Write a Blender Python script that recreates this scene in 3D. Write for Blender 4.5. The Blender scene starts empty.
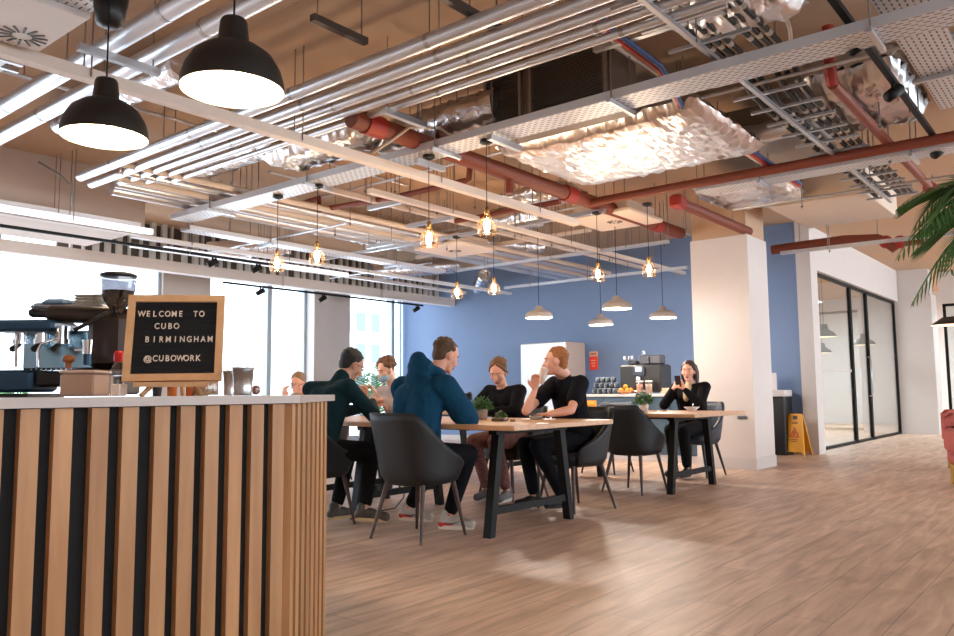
import bpy, math, random
from mathutils import Vector, Matrix, Euler
random.seed(7)
PI = math.pi
SC = bpy.context.scene
COL = SC.collection
V = Vector
def rad(a): return a*PI/180

# ------------------------------------------------------------------ camera
F_PX, YAW, PITCH, ROLL, CAM_H = 787.5, rad(39.02), rad(5.4155), rad(-.5102), .98
fw = V((math.cos(YAW)*math.cos(PITCH), math.sin(YAW)*math.cos(PITCH), math.sin(PITCH)))
r0 = V((math.sin(YAW), -math.cos(YAW), 0)); u0 = r0.cross(fw)
rt = r0*math.cos(ROLL)+u0*math.sin(ROLL); up = rt.cross(fw)
cam = bpy.data.objects.new('camera', bpy.data.cameras.new('camera'))
COL.objects.link(cam)
cam.data.sensor_width = 36; cam.data.lens = 36*F_PX/954; cam.data.clip_start = .05; cam.data.clip_end = 500
cam.matrix_world = Matrix(((rt.x, up.x, -fw.x, 0), (rt.y, up.y, -fw.y, 0), (rt.z, up.z, -fw.z, CAM_H), (0, 0, 0, 1)))
SC.camera = cam
ORG = V((0, 0, CAM_H))
def U(px, py, X=None, Y=None, Z=None, D=None):
    """a measured point of the photo, placed in the room on the plane it lies in"""
    d = fw+rt*((px-477)/F_PX)-up*((py-318)/F_PX)
    if X is not None: t = X/d.x
    elif Y is not None: t = Y/d.y
    elif Z is not None: t = (Z-CAM_H)/d.z
    else: t = D
    return ORG+d*t

# ------------------------------------------------------------------ materials
def srgb(c):
    return tuple(((x/255)/12.92 if x/255 <= .04045 else ((x/255+.055)/1.055)**2.4) for x in c)+(1,)
MATS = {}
def mat(name, c, rough=.5, metal=0., bump=0., bscale=30., var=0., vscale=6., emit=None, estr=0., spec=.5, kind='noise', c2=None, stretch=None):
    if name in MATS: return MATS[name]
    m = bpy.data.materials.new(name); m.use_nodes = True
    nt = m.node_tree; N = nt.nodes; L = nt.links
    b = N['Principled BSDF']
    col = srgb(c)
    b.inputs['Base Color'].default_value = col
    b.inputs['Roughness'].default_value = rough
    b.inputs['Metallic'].default_value = metal
    b.inputs['Specular IOR Level'].default_value = spec
    tc = N.new('ShaderNodeTexCoord')
    src = tc.outputs['Object']
    if stretch:
        mp = N.new('ShaderNodeMapping'); mp.inputs['Scale'].default_value = stretch
        L.new(src, mp.inputs['Vector']); src = mp.outputs['Vector']
    n = N.new('ShaderNodeTexNoise'); n.inputs['Scale'].default_value = vscale; n.inputs['Detail'].default_value = 3
    L.new(src, n.inputs['Vector'])
    mx = N.new('ShaderNodeMix'); mx.data_type = 'RGBA'
    v = max(var, .03)
    mx.inputs[6].default_value = tuple(x*(1-v) for x in col[:3])+(1,)
    mx.inputs[7].default_value = srgb(c2) if c2 else tuple(min(1, x*(1+v)) for x in col[:3])+(1,)
    L.new(n.outputs['Fac'], mx.inputs[0]); L.new(mx.outputs[2], b.inputs['Base Color'])
    if bump:
        if kind == 'foil':
            t = N.new('ShaderNodeTexVoronoi'); t.feature = 'F1'; t.inputs['Scale'].default_value = bscale; out = t.outputs['Distance']
            n2 = N.new('ShaderNodeTexNoise'); n2.inputs['Scale'].default_value = bscale*.6; n2.inputs['Distortion'].default_value = 1.5
            L.new(src, n2.inputs['Vector']); ad = N.new('ShaderNodeMath'); ad.operation = 'ADD'
            L.new(out, ad.inputs[0]); L.new(n2.outputs['Fac'], ad.inputs[1]); out = ad.outputs[0]
        else:
            t = N.new('ShaderNodeTexNoise'); t.inputs['Scale'].default_value = bscale; t.inputs['Detail'].default_value = 4; out = t.outputs['Fac']
        L.new(src, t.inputs['Vector'])
        bp = N.new('ShaderNodeBump'); bp.inputs['Strength'].default_value = bump; bp.inputs['Distance'].default_value = .02
        L.new(out, bp.inputs['Height']); L.new(bp.outputs['Normal'], b.inputs['Normal'])
    if emit:
        b.inputs['Emission Color'].default_value = srgb(emit); b.inputs['Emission Strength'].default_value = estr
    MATS[name] = m
    return m
def glassmat(name, tint=(255, 255, 255), alpha=.12, rough=.02):
    if name in MATS: return MATS[name]
    m = bpy.data.materials.new(name); m.use_nodes = True
    nt = m.node_tree; N = nt.nodes; L = nt.links; N.clear()
    o = N.new('ShaderNodeOutputMaterial'); mx = N.new('ShaderNodeMixShader')
    t = N.new('ShaderNodeBsdfTransparent'); g = N.new('ShaderNodeBsdfGlossy')
    t.inputs['Color'].default_value = srgb(tint); g.inputs['Roughness'].default_value = rough
    lw = N.new('ShaderNodeLayerWeight'); lw.inputs['Blend'].default_value = .5
    fr = N.new('ShaderNodeMath'); fr.operation = 'POWER'; fr.inputs[1].default_value = 4.5; L.new(lw.outputs['Facing'], fr.inputs[0])
    ad = N.new('ShaderNodeMath'); ad.operation = 'ADD'; ad.inputs[1].default_value = alpha; ad.use_clamp = True
    L.new(fr.outputs[0], ad.inputs[0]); L.new(ad.outputs[0], mx.inputs[0])
    L.new(t.outputs[0], mx.inputs[1]); L.new(g.outputs[0], mx.inputs[2]); L.new(mx.outputs[0], o.inputs['Surface'])
    MATS[name] = m; return m

def wood(name, c1, c2, scale=(1, 1, 14), rough=.45):
    if name in MATS: return MATS[name]
    m = bpy.data.materials.new(name); m.use_nodes = True
    nt = m.node_tree; N = nt.nodes; L = nt.links; b = N['Principled BSDF']; b.inputs['Roughness'].default_value = rough
    tc = N.new('ShaderNodeTexCoord'); mp = N.new('ShaderNodeMapping'); mp.inputs['Scale'].default_value = scale
    L.new(tc.outputs['Object'], mp.inputs['Vector'])
    oi = N.new('ShaderNodeObjectInfo'); va = N.new('ShaderNodeVectorMath'); va.operation = 'ADD'
    cx = N.new('ShaderNodeCombineXYZ'); mu = N.new('ShaderNodeMath'); mu.operation = 'MULTIPLY'; mu.inputs[1].default_value = 37.
    L.new(oi.outputs['Random'], mu.inputs[0]); L.new(mu.outputs[0], cx.inputs[0]); L.new(mu.outputs[0], cx.inputs[2])
    L.new(mp.outputs[0], va.inputs[0]); L.new(cx.outputs[0], va.inputs[1])
    n = N.new('ShaderNodeTexNoise'); n.inputs['Scale'].default_value = 2.2; n.inputs['Detail'].default_value = 6; n.inputs['Distortion'].default_value = .6
    L.new(va.outputs[0], n.inputs['Vector'])
    r = N.new('ShaderNodeValToRGB'); r.color_ramp.elements[0].position = .3; r.color_ramp.elements[1].position = .7
    r.color_ramp.elements[0].color = srgb(c1); r.color_ramp.elements[1].color = srgb(c2)
    L.new(n.outputs['Fac'], r.inputs[0])
    hv = N.new('ShaderNodeHueSaturation'); ma = N.new('ShaderNodeMapRange'); ma.inputs[3].default_value = .82; ma.inputs[4].default_value = 1.12
    L.new(oi.outputs['Random'], ma.inputs[0]); L.new(ma.outputs[0], hv.inputs['Value']); L.new(r.outputs[0], hv.inputs['Color'])
    L.new(hv.outputs[0], b.inputs['Base Color'])
    MATS[name] = m; return m

def floor_mat():
    m = bpy.data.materials.new('wood_plank_floor'); m.use_nodes = True
    nt = m.node_tree; N = nt.nodes; L = nt.links; b = N['Principled BSDF']
    tc = N.new('ShaderNodeTexCoord'); mp = N.new('ShaderNodeMapping'); mp.inputs['Rotation'].default_value = (0, 0, 0)
    L.new(tc.outputs['Object'], mp.inputs['Vector'])
    br = N.new('ShaderNodeTexBrick'); br.inputs['Scale'].default_value = 1.0
    br.inputs['Brick Width'].default_value = 1.2; br.inputs['Row Height'].default_value = .2; br.inputs['Mortar Size'].default_value = .0022
    br.inputs['Color1'].default_value = srgb((224, 196, 174)); br.inputs['Color2'].default_value = srgb((210, 180, 158)); br.inputs['Mortar'].default_value = srgb((160, 130, 112))
    br.inputs['Bias'].default_value = 0; br.offset = .37
    L.new(mp.outputs[0], br.inputs['Vector'])
    m2 = N.new('ShaderNodeMapping'); m2.inputs['Scale'].default_value = (1.2, 9, 1); L.new(tc.outputs['Object'], m2.inputs['Vector'])
    n = N.new('ShaderNodeTexNoise'); n.inputs['Scale'].default_value = 1.6; n.inputs['Detail'].default_value = 6; n.inputs['Distortion'].default_value = .8
    L.new(m2.outputs[0], n.inputs['Vector'])
    r = N.new('ShaderNodeValToRGB'); r.color_ramp.elements[0].position = .32; r.color_ramp.elements[1].position = .68
    r.color_ramp.elements[0].color = (.70, .64, .60, 1); r.color_ramp.elements[1].color = (1.12, 1.12, 1.12, 1)
    L.new(n.outputs['Fac'], r.inputs[0])
    mx = N.new('ShaderNodeMix'); mx.data_type = 'RGBA'; mx.blend_type = 'MULTIPLY'; mx.inputs[0].default_value = 1
    L.new(br.outputs['Color'], mx.inputs[6]); L.new(r.outputs[0], mx.inputs[7]); L.new(mx.outputs[2], b.inputs['Base Color'])
    b.inputs['Roughness'].default_value = .43
    return m

M_WHITE = mat('white_paint', (214, 208, 205), .6)
M_COLP = mat('column_paint', (222, 214, 210), .6)
M_CEIL = mat('bare_concrete_warm_lit', (204, 180, 160), .85, c2=(196, 152, 110), var=.12, vscale=.5, bump=.15, bscale=14)  # slab colour also carries the orange tint of the warm light
M_BEIGE = mat('beige_board', (196, 180, 170), .7)
M_BARECOL = mat('bare_column_board', (205, 172, 145), .8, var=.08, stretch=(14, 14, .6))
M_BLUE = mat('blue_wall_paint', (120, 144, 182), .6, var=.03)
M_ISLAND = mat('blue_cabinet', (52, 104, 142), .5)
M_BLACK = mat('black_satin', (16, 16, 18), .45)
M_BLACKM = mat('black_metal', (9, 9, 10), .6, metal=0., spec=.3)
M_PANEL = mat('black_backing', (10, 10, 12), .8)
M_GALV = mat('galvanised_steel', (205, 208, 214), .3, metal=.85, var=.08, vscale=20)
M_PIPE = mat('silver_cladding', (222, 226, 234), .3, metal=.75, bump=.12, bscale=8, var=.06)
M_FOIL = mat('crumpled_foil', (232, 232, 236), .26, metal=1., bump=.6, bscale=9, kind='foil', var=.05)
M_FOILL = mat('foil_sheet', (234, 232, 234), .3, metal=.95, bump=.5, bscale=5, kind='foil', stretch=(1, 3, 1))
M_RED = mat('red_oxide_pipe', (124, 56, 36), .55)
M_REDF = mat('red_fitting', (158, 40, 28), .5)
M_CREAM = mat('cream_trunking', (224, 208, 196), .5)
M_STEEL = mat('brushed_steel', (190, 190, 192), .28, metal=1., var=.08, stretch=(1, 1, 30))
M_CHROME = mat('chrome', (225, 228, 232), .1, metal=1.)
M_DARK = mat('dark_louvre', (112, 102, 94), .5, metal=.3)
M_GLASS = glassmat('clear_glass', (240, 246, 246), .03)
M_GLASSW = glassmat('window_glass', (250, 252, 255), .0)
M_GLASSV = glassmat('vessel_glass', (235, 238, 240), .12)
M_OAK = wood('oak_slat', (176, 126, 84), (206, 156, 108), (9, 9, .8))
M_TOPW = wood('oak_table_top', (196, 150, 112), (218, 174, 136), (7, 1, 7), .4)
M_PINE = wood('pine_frame', (214, 164, 116), (228, 184, 138), (6, 6, 2))
M_WORK = mat('pale_worktop', (196, 184, 178), .35)
M_CHAIR = mat('charcoal_leather', (27, 29, 33), .55, bump=.12, bscale=90)
M_CHAIRB = mat('slate_blue_leather', (42, 52, 68), .45, bump=.1, bscale=90)
M_LEG = wood('walnut_leg', (62, 40, 32), (86, 56, 44), (20, 20, 2))
M_LEGB = mat('dark_leg', (30, 27, 28), .5)
M_FLOOR = floor_mat()
M_LAMPIN = mat('white_enamel_lit', (250, 240, 225), .5, emit=(255, 222, 180), estr=1.25)
M_BULB = mat('lamp_bulb', (255, 240, 215), .3, emit=(255, 226, 180), estr=9)
M_FIL = mat('glowing_filament', (255, 226, 180), .3, emit=(255, 214, 160), estr=70)
M_BRASS = mat('brass_socket', (160, 120, 70), .35, metal=.8)
M_ORANGE = mat('orange_plastic', (216, 134, 24), .45)
M_YEL = mat('yellow_plastic', (226, 160, 22), .45)
M_PINK = mat('pink_velvet', (196, 104, 98), .8, bump=.2, bscale=60)
M_GOLD = mat('gold_metal', (206, 170, 96), .3, metal=.9)
M_LEAF = mat('green_leaf', (60, 108, 48), .5, var=.3, vscale=12)
M_LEAF2 = mat('palm_leaf', (72, 112, 56), .45, var=.35, vscale=9)
M_TERR = mat('concrete_pot', (188, 160, 142), .8)
M_POTW = mat('white_pot', (214, 196, 186), .6)
M_SOIL = mat('soil', (50, 38, 30), .9)

# ------------------------------------------------------------------ mesh building
class MB:
    def __init__(s): s.v = []; s.f = []; s.sm = []
    def add(s, vs, fs, smooth=False):
        o = len(s.v); s.v += [tuple(v) for v in vs]; s.f += [tuple(i+o for i in f) for f in fs]; s.sm += [smooth]*len(fs); return s
    def box(s, c, d, R=None):
        c = V(c); h = [x/2 for x in d]
        vs = [V((sx*h[0], sy*h[1], sz*h[2])) for sx in (-1, 1) for sy in (-1, 1) for sz in (-1, 1)]
        if R is not None: vs = [R @ v for v in vs]
        return s.add([v+c for v in vs], [(0, 1, 3, 2), (4, 6, 7, 5), (0, 4, 5, 1), (2, 3, 7, 6), (0, 2, 6, 4), (1, 5, 7, 3)])
    def bb(s, a, b):
        return s.box([(x+y)/2 for x, y in zip(a, b)], [abs(y-x) for x, y in zip(a, b)])
    def rbox(s, c, d, r=.01, R=None):
        """box with chamfered edges"""
        c = V(c); hx, hy, hz = [x/2 for x in d]; r = min(r, hx*.9, hy*.9, hz*.9)
        vs = []; ring = []
        prof = [(-hz, r), (-hz+r, 0), (hz-r, 0), (hz, r)]
        for z, i in prof:
            x, y = hx-i, hy-i
            pts = [(x, -y+r), (x, y-r), (x-r, y), (-x+r, y), (-x, y-r), (-x, -y+r), (-x+r, -y), (x-r, -y)]
            ring.append([len(vs)+k for k in range(8)]); vs += [V((p[0], p[1], z)) for p in pts]
        if R is not None: vs = [R @ v for v in vs]
        fs = []
        for a, b in zip(ring, ring[1:]):
            for k in range(8): fs.append((a[k], a[(k+1) % 8], b[(k+1) % 8], b[k]))
        fs.append(tuple(reversed(ring[0]))); fs.append(tuple(ring[-1]))
        return s.add([v+c for v in vs], fs)
    def cyl(s, p0, p1, r0, r1=None, n=12, caps=True):
        p0 = V(p0); p1 = V(p1); r1 = r0 if r1 is None else r1
        d = (p1-p0).normalized(); a = d.orthogonal().normalized(); b = d.cross(a)
        vs = []
        for p, r in ((p0, r0), (p1, r1)):
            vs += [p+(a*math.cos(2*PI*k/n)+b*math.sin(2*PI*k/n))*r for k in range(n)]
        s.add(vs, [(k, (k+1) % n, n+(k+1) % n, n+k) for k in range(n)], True)
        if caps: s.add(vs, [tuple(range(n-1, -1, -1)), tuple(range(n, 2*n))])
        return s
    def tube(s, pts, r, n=8, rs=None):
        pts = [V(p) for p in pts]; m = len(pts); vs = []; prev = None
        for i, p in enumerate(pts):
            d = (pts[min(i+1, m-1)]-pts[max(i-1, 0)]).normalized()
            if prev is None: a = d.orthogonal().normalized()
            else:
                a = prev-d*prev.dot(d); a = a.normalized() if a.length > 1e-6 else d.orthogonal().normalized()
            prev = a; b = d.cross(a); rr = rs[i] if rs else r
            vs += [p+(a*math.cos(2*PI*k/n)+b*math.sin(2*PI*k/n))*rr for k in range(n)]
        fs = [(i*n+k, i*n+(k+1) % n, (i+1)*n+(k+1) % n, (i+1)*n+k) for i in range(m-1) for k in range(n)]
        s.add(vs, fs, True); s.add(vs, [tuple(range(n-1, -1, -1)), tuple(range((m-1)*n, m*n))]); return s
    def lathe(s, prof, c=(0, 0, 0), n=24, ax=None):
        c = V(c); vs = []
        q = ax if ax is not None else Matrix.Identity(3)
        for r, z in prof: vs += [q @ V((r*math.cos(2*PI*k/n), r*math.sin(2*PI*k/n), z))+c for k in range(n)]
        m = len(prof)
        s.add(vs, [(i*n+k, i*n+(k+1) % n, (i+1)*n+(k+1) % n, (i+1)*n+k) for i in range(m-1) for k in range(n)], True); return s
    def ell(s, c, r, R=None, n=16, m=10):
        c = V(c); vs = []; fs = []
        if isinstance(r, (int, float)): r = (r, r, r)
        for i in range(m+1):
            t = PI*i/m
            for k in range(n):
                p = 2*PI*k/n; v = V((r[0]*math.sin(t)*math.cos(p), r[1]*math.sin(t)*math.sin(p), r[2]*math.cos(t)))
                vs.append((R @ v if R is not None else v)+c)
        for i in range(m):
            for k in range(n): fs.append((i*n+k, (i+1)*n+k, (i+1)*n+(k+1) % n, i*n+(k+1) % n))
        s.add(vs, fs, True); return s
    def cap(s, p0, p1, r0, r1=None):
        r1 = r0 if r1 is None else r1
        p0 = V(p0); p1 = V(p1); s.ell(p0, r0, n=12, m=8); s.ell(p1, r1, n=12, m=8)
        if (p1-p0).length > 1e-4: s.cyl(p0, p1, r0, r1, 12)
        return s
    def prism(s, poly, z0, z1):
        n = len(poly); vs = [V((p[0], p[1], z0)) for p in poly]+[V((p[0], p[1], z1)) for p in poly]
        s.add(vs, [(k, (k+1) % n, n+(k+1) % n, n+k) for k in range(n)]+[tuple(range(n-1, -1, -1)), tuple(range(n, 2*n))]); return s
    def build(s, name, m, parent=None, loc=None, R=None):
        me = bpy.data.meshes.new(name)
        off = V(loc) if (loc is not None) else V((0, 0, 0))
        me.from_pydata([tuple(V(v)-off) for v in s.v] if loc is not None else s.v, [], s.f)
        me.polygons.foreach_set('use_smooth', s.sm); me.update()
        ms = m if isinstance(m, (list, tuple)) else [m]
        for x in ms: me.materials.append(x)
        o = bpy.data.objects.new(name, me); COL.objects.link(o)
        if loc is not None: o.location = off
        if parent is not None: o.parent = parent
        return o
def tag(o, label, cat, group=None, kind=None):
    if label: o['label'] = label
    if cat: o['category'] = cat
    if group: o['group'] = group
    if kind: o['kind'] = kind
    return o
def thing(name, label, cat, loc=(0, 0, 0), rz=0, group=None):
    o = bpy.data.objects.new(name, None); o.empty_display_size = .1; COL.objects.link(o)
    o.location = loc; o.rotation_euler = (0, 0, rz)
    return tag(o, label, cat, group)
def struct(name, mb, m, parent=None):
    o = mb.build(name, m, parent)
    if parent is None: o['kind'] = 'structure'
    return o
def dup(root, loc=None, rz=None, label=None, group=None):
    def cp(o, par):
        c = o.copy(); COL.objects.link(c)
        if par is not None: c.parent = par
        for ch in list(o.children): cp(ch, c)
        return c
    r = cp(root, None)
    if loc is not None: r.location = loc
    if rz is not None: r.rotation_euler = (0, 0, rz)
    if label: r['label'] = label
    if group: r['group'] = group
    return r
def bake(mb, name, m, parent, voxel, smooth=4, factor=.6):
    """melt overlapping shapes into one continuous surface"""
    me = bpy.data.meshes.new(name); me.from_pydata(mb.v, [], mb.f); me.update()
    o = bpy.data.objects.new(name, me); COL.objects.link(o)
    a = o.modifiers.new('r', 'REMESH'); a.mode = 'VOXEL'; a.voxel_size = voxel; a.use_smooth_shade = True
    if smooth:
        b = o.modifiers.new('s', 'SMOOTH'); b.iterations = smooth; b.factor = factor
    bpy.context.view_layer.update()
    dg = bpy.context.evaluated_depsgraph_get(); ev = o.evaluated_get(dg)
    nm = bpy.data.meshes.new_from_object(ev, depsgraph=dg); o.modifiers.clear(); o.data = nm
    bpy.data.meshes.remove(me); nm.name = name
    for p in nm.polygons: p.use_smooth = True
    nm.materials.clear(); nm.materials.append(m)
    if parent is not None: o.parent = parent
    return o
def text(s, size, m, parent, name, M, depth=.002, align='LEFT'):
    cu = bpy.data.curves.new(name, 'FONT'); cu.body = s; cu.size = size; cu.extrude = depth; cu.align_x = align; cu.offset = size*.012
    o = bpy.data.objects.new(name, cu); COL.objects.link(o); bpy.context.view_layer.update()
    dg = bpy.context.evaluated_depsgraph_get(); me = bpy.data.meshes.new_from_object(o.evaluated_get(dg), depsgraph=dg)
    bpy.data.objects.remove(o); me.transform(M); me.name = name; me.materials.clear(); me.materials.append(m)
    o = bpy.data.objects.new(name, me); COL.objects.link(o); o.parent = parent
    return o

# ------------------------------------------------------------------ the setting
WX, WY, SLAB, GY = 12.68, 12.45, 3.62, 3.80
struct('floor', MB().bb((-3, -6, -.1), (30, WY+.2, 0)), M_FLOOR)
struct('ceiling', MB().bb((-3, -6, SLAB), (30, WY+.2, SLAB+.25)), M_CEIL)
struct('wall_blue', MB().bb((WX, GY-.2, 0), (WX+.15, WY, SLAB)), M_BLUE)
# skirting at the foot of the blue wall
struct('baseboard_blue', MB().bb((WX-.02, GY-.2, 0), (WX-.0005, WY, .1)), M_WHITE)
# white bulkhead above the glazed meeting room wall, and its end post
struct('wall_right', MB().bb((WX-.06, GY-.22, 0), (WX+.28, GY-.005, SLAB)), M_WHITE)
struct('trim_1', MB().bb((WX+.28, GY-.1, 2.92), (19.5, GY+.05, SLAB)), M_WHITE)
struct('wall_end', MB().bb((19.5, GY-.75, 0), (20.1, GY+.05, 3.05)).bb((19.55, GY-.7, 3.05), (20.05, GY, SLAB)), M_WHITE)
# glass partition with black frames
gw = MB()
def glazed(name, x0, x1, door=False):
    g = thing(name, None, None, (x0, GY, 0)); g['kind'] = 'structure'
    w = x1-x0; fr = MB(); t = .045
    fr.bb((0, -.03, 0), (w, .03, t)).bb((0, -.03, 2.87), (w, .03, 2.92)).bb((0, -.03, 0), (t, .03, 2.9)).bb((w-t, -.03, 0), (w, .03, 2.9))
    fr.build('frame', M_BLACKM, g)
    MB().bb((t, -.006, t), (w-t, .006, 2.88)).build('pane', M_GLASS, g)
    if door:
        h = MB().tube([(w-.2, -.04, .85), (w-.2, -.09, .85), (w-.2, -.09, 1.6), (w-.2, -.04, 1.6)], .014).build('door_handle', M_STEEL, g)
    return g
glazed('window_1', 13.0, 15.7)
glazed('door_1', 15.72, 16.93, True)
glazed('window_2', 16.95, 19.48)
dots = MB()
for i in range(34): dots.box((13.1+i*.075, GY-.012, 1.32), (.03, .002, .05))
tag(dots.build('manifestation_dots', M_WHITE), 'row of small white dots stuck across the glass partition', 'glass marking', kind='stuff')
# meeting room behind the glass
struct('wall_back', MB().bb((WX+.15, 8.6, 0), (24.5, 8.8, SLAB)), M_WHITE)
struct('wall_near', MB().bb((-3.1, -6.1, 0), (9., -6., 1.0)).bb((-3.1, -6.1, 2.7), (9., -6., SLAB)).bb((-3.1, -6, 0), (-3, WY+.2, SLAB)), M_WHITE)
struct('wall_far', MB().bb((24.5, -6, 0), (24.7, 8.8, SLAB)), M_WHITE)
for k_, (y0_, y1_) in enumerate(((1.2, 3.0), (-.7, 1.15))):
    g = bpy.data.objects.new('window_%d' % (7+k_), None); COL.objects.link(g); g.location = (20.6, y0_, 0); g['kind'] = 'structure'
    fr = MB(); ww = y1_-y0_
    fr.bb((-.03, 0, 0), (.03, ww, .06)).bb((-.03, 0, 2.84), (.03, ww, 2.9)).bb((-.03, 0, 0), (.03, .06, 2.9)).bb((-.03, ww-.06, 0), (.03, ww, 2.9)).build('window_frame', M_BLACKM, g)
    MB().bb((-.005, .06, .06), (.005, ww-.06, 2.84)).build('pane', M_GLASS, g)
struct('trim_7', MB().bb((20.5, -.8, 2.9), (20.7, 3.05, SLAB)), M_WHITE)
# window wall on the left
def window(n, x0, x1, bars=()):
    g = bpy.data.objects.new('window_%d' % n, None); COL.objects.link(g); g.location = (x0, WY, 0); g['kind'] = 'structure'
    w = x1-x0; fr = MB(); t = .05
    fr.bb((0, -.05, 0), (w, .05, .12)).bb((0, -.05, 3.55), (w, .05, SLAB)).bb((0, -.05, 0), (t, .05, SLAB)).bb((w-t, -.05, 0), (w, .05, SLAB))
    for b in bars: fr.bb((b-x0-.05, -.1, 0), (b-x0+.05, .06, SLAB))
    fr.build('window_frame', M_MULL, g)
    MB().bb((t, -.005, .12), (w-t, .005, 3.55)).build('pane', M_GLASSW, g)
M_MULL = mat('pale_blue_mullion', (176, 192, 206), .4)
window(3, -1.5, 4.35, (1.5,)); window(4, 4.35, 6.86, ()); window(5, 7.75, 9.93, (9.03,)); window(6, 10.86, 12.62, (12.3,))
M_GREYP = mat('grey_pillar_paint', (196, 190, 188), .6)
struct('wall_left', MB().bb((6.86, WY-.12, 0), (7.75, WY+.2, SLAB)).bb((9.93, WY-.3, 0), (10.86, WY+.2, SLAB)), M_GREYP)
# long white soffit rail below the ceiling, studs above it
struct('trim_2', MB().bb((-1.5, 10.88, 2.82), (WX, 11.05, 2.98)), M_WHITE)
tr = MB()
for i in range(46):
    x = 4.9+i*.17+random.uniform(-.03, .03)
    tr.bb((x, 11.3, 2.98), (x+random.choice((.03, .05, .08)), 11.36, SLAB))
struct('trim_3', tr, mat('bare_stud', (198, 196, 192), .6))
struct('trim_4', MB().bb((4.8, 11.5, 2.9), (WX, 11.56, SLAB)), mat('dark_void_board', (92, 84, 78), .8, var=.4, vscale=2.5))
struct('trim_5', MB().bb((-1.5, 9., 2.96), (4.75, 10.5, SLAB)), M_BEIGE)
struct('trim_6', MB().bb((-1.5, 9.0, 2.90), (4.75, 9.1, 2.96)), M_WHITE)

# structural column
colm = thing('column', None, None, (10.15, 3.92, 0)); colm['kind'] = 'structure'
MB().bb((-.35, -.39, 0), (.35, .37, 2.95)).build('casing', M_COLP, colm)
MB().bb((-.33, -.37, 2.95), (.33, .35, SLAB)).build('bare_top', M_BARECOL, colm)
MB().bb((-.36, -.40, 0), (.36, .38, .14)).build('skirting', M_WHITE, colm)
MB().bb((-.358, -.30, .62), (-.35, -.18, .66)).build('socket_plate', M_STEEL, colm)

# ------------------------------------------------------------------ bar
bar = thing('bar_counter', 'slatted oak bar counter with black backing and pale worktop, front left', 'bar counter', (1.2, 2.8, 0))
bo = V((1.2, 2.8, 0))
KB = .865
C0, C1, C2 = V((-.7, 2.4))*KB, V((1.856, 2.4))*KB, V((2.50, 2.95))*KB
def L2(p): return (p[0]-bo.x, p[1]-bo.y)
n45 = V((C2-C1).normalized()); nn = V((n45.y, -n45.x))
A1 = C1+V((0, .02)); A2 = C2-nn*.02
MB().prism([L2((-.7, C1.y+.02)), L2((A1.x, C1.y+.02)), L2(A2), L2((C2.x, 3.3)), L2((-.7, 3.3))], .02, .95).build('backing_panel', M_PANEL, bar)
wt = [(-.7, C1.y-.03), (C1.x+.012, C1.y-.03), (C2.x+.045, C2.y+.01), (C2.x+.045, 3.34), (-.7, 3.34)]
MB().prism([L2(p) for p in wt], .952, .977).build('worktop', M_WORK, bar)
xs = [.919-.095*k for k in range(1, 18)][::-1]+[.919, 1.011, 1.118, 1.213, 1.318, 1.408, 1.499, 1.592, 1.681, 1.771]
for x in xs:
    x = (x+.027)*KB
    MB().box((x-bo.x, C1.y+.01-bo.y, .487), (.052*KB, .026, .925)).build('wood_slat', M_OAK, bar)
ln = (C2-C1).length; k = 0
Rz = Matrix.Rotation(math.atan2(n45.y, n45.x), 3, 'Z')
while .02+k*.09 < ln:
    p = C1+n45*(.02+k*.09)-nn*.008
    MB().box((p.x-bo.x, p.y-bo.y, .487), (.052, .026, .925), Rz).build('wood_slat', M_OAK, bar); k += 1

# ------------------------------------------------------------------ letter board on the bar
def frame_from(corner_bl, corner_br, corner_tl):
    x = (corner_br-corner_bl).normalized(); y = (corner_tl-corner_bl); y = (y-x*y.dot(x)).normalized(); z = x.cross(y)
    return x, y, z
ZT = .977
bl = U(122, 382, D=2.60); br_ = U(221.5, 380.5, D=2.66)
w = (br_-bl).length; hx_ = (br_-bl).normalized()
back = V((-hx_.y, hx_.x, 0)).normalized()
lean = rad(14)
ydir = (V((0, 0, 1))*math.cos(lean)+back*math.sin(lean))
hgt = .305
zdir = hx_.cross(ydir).normalized(); ydir = zdir.cross(hx_)
MW = Matrix(((hx_.x, ydir.x, zdir.x, bl.x), (hx_.y, ydir.y, zdir.y, bl.y), (hx_.z, ydir.z, zdir.z, bl.z), (0, 0, 0, 1)))
sb = thing('letter_board', 'black letter board in pale wood frame reading welcome, standing on the bar', 'sign', bl)
sb.matrix_world = MW
M_FELT = mat('black_felt', (20, 20, 24), .85)
fm = .024
MB().box((w/2, fm/2, 0), (w, fm, .02)).box((w/2, hgt-fm/2, 0), (w, fm, .02)).box((fm/2, hgt/2, 0), (fm, hgt-2*fm, .02)).box((w-fm/2, hgt/2, 0), (fm, hgt-2*fm, .02)).build('frame', M_PINE, sb)
fb = MB().box((w/2, hgt/2, -.004), (w-2*fm, hgt-2*fm, .008))
for i in range(26): fb.box((w/2, fm+.006+i*.0098, .001), (w-2*fm, .006, .003))
fb.build('felt_panel', M_FELT, sb)
M_LET = mat('cream_letters', (236, 220, 204), .5)
def line(s, x0, x1, y, size):
    # letters spaced across the width measured on the photo
    n = len(s)
    for i, ch in enumerate(s):
        if ch == ' ': continue
        cx = x0+(x1-x0)*(i/(n-1) if n > 1 else 0)
        text(ch, size*.87, M_LET, sb, 'letter', Matrix.Translation((cx*w, y*hgt, .006)) @ Matrix.Diagonal((.88, 1.08, 1, 1)), .0015, 'CENTER')
def sx(px): return (px-122)/99.5
line('WELCOME', .145, .545, .745, .031)
line('TO', .70, .765, .745, .031)
line('CUBO', .31, .51, .60, .031)
line('BIRMINGHAM', .22, .865, .445, .031)
text('@', .026, M_LET, sb, 'letter', Matrix.Translation((.24*w, .225*hgt, .006)), .0025, 'CENTER')
line('CUBO', .315, .50, .225, .031)
line('WORK', .57, .75, .225, .031)
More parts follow.
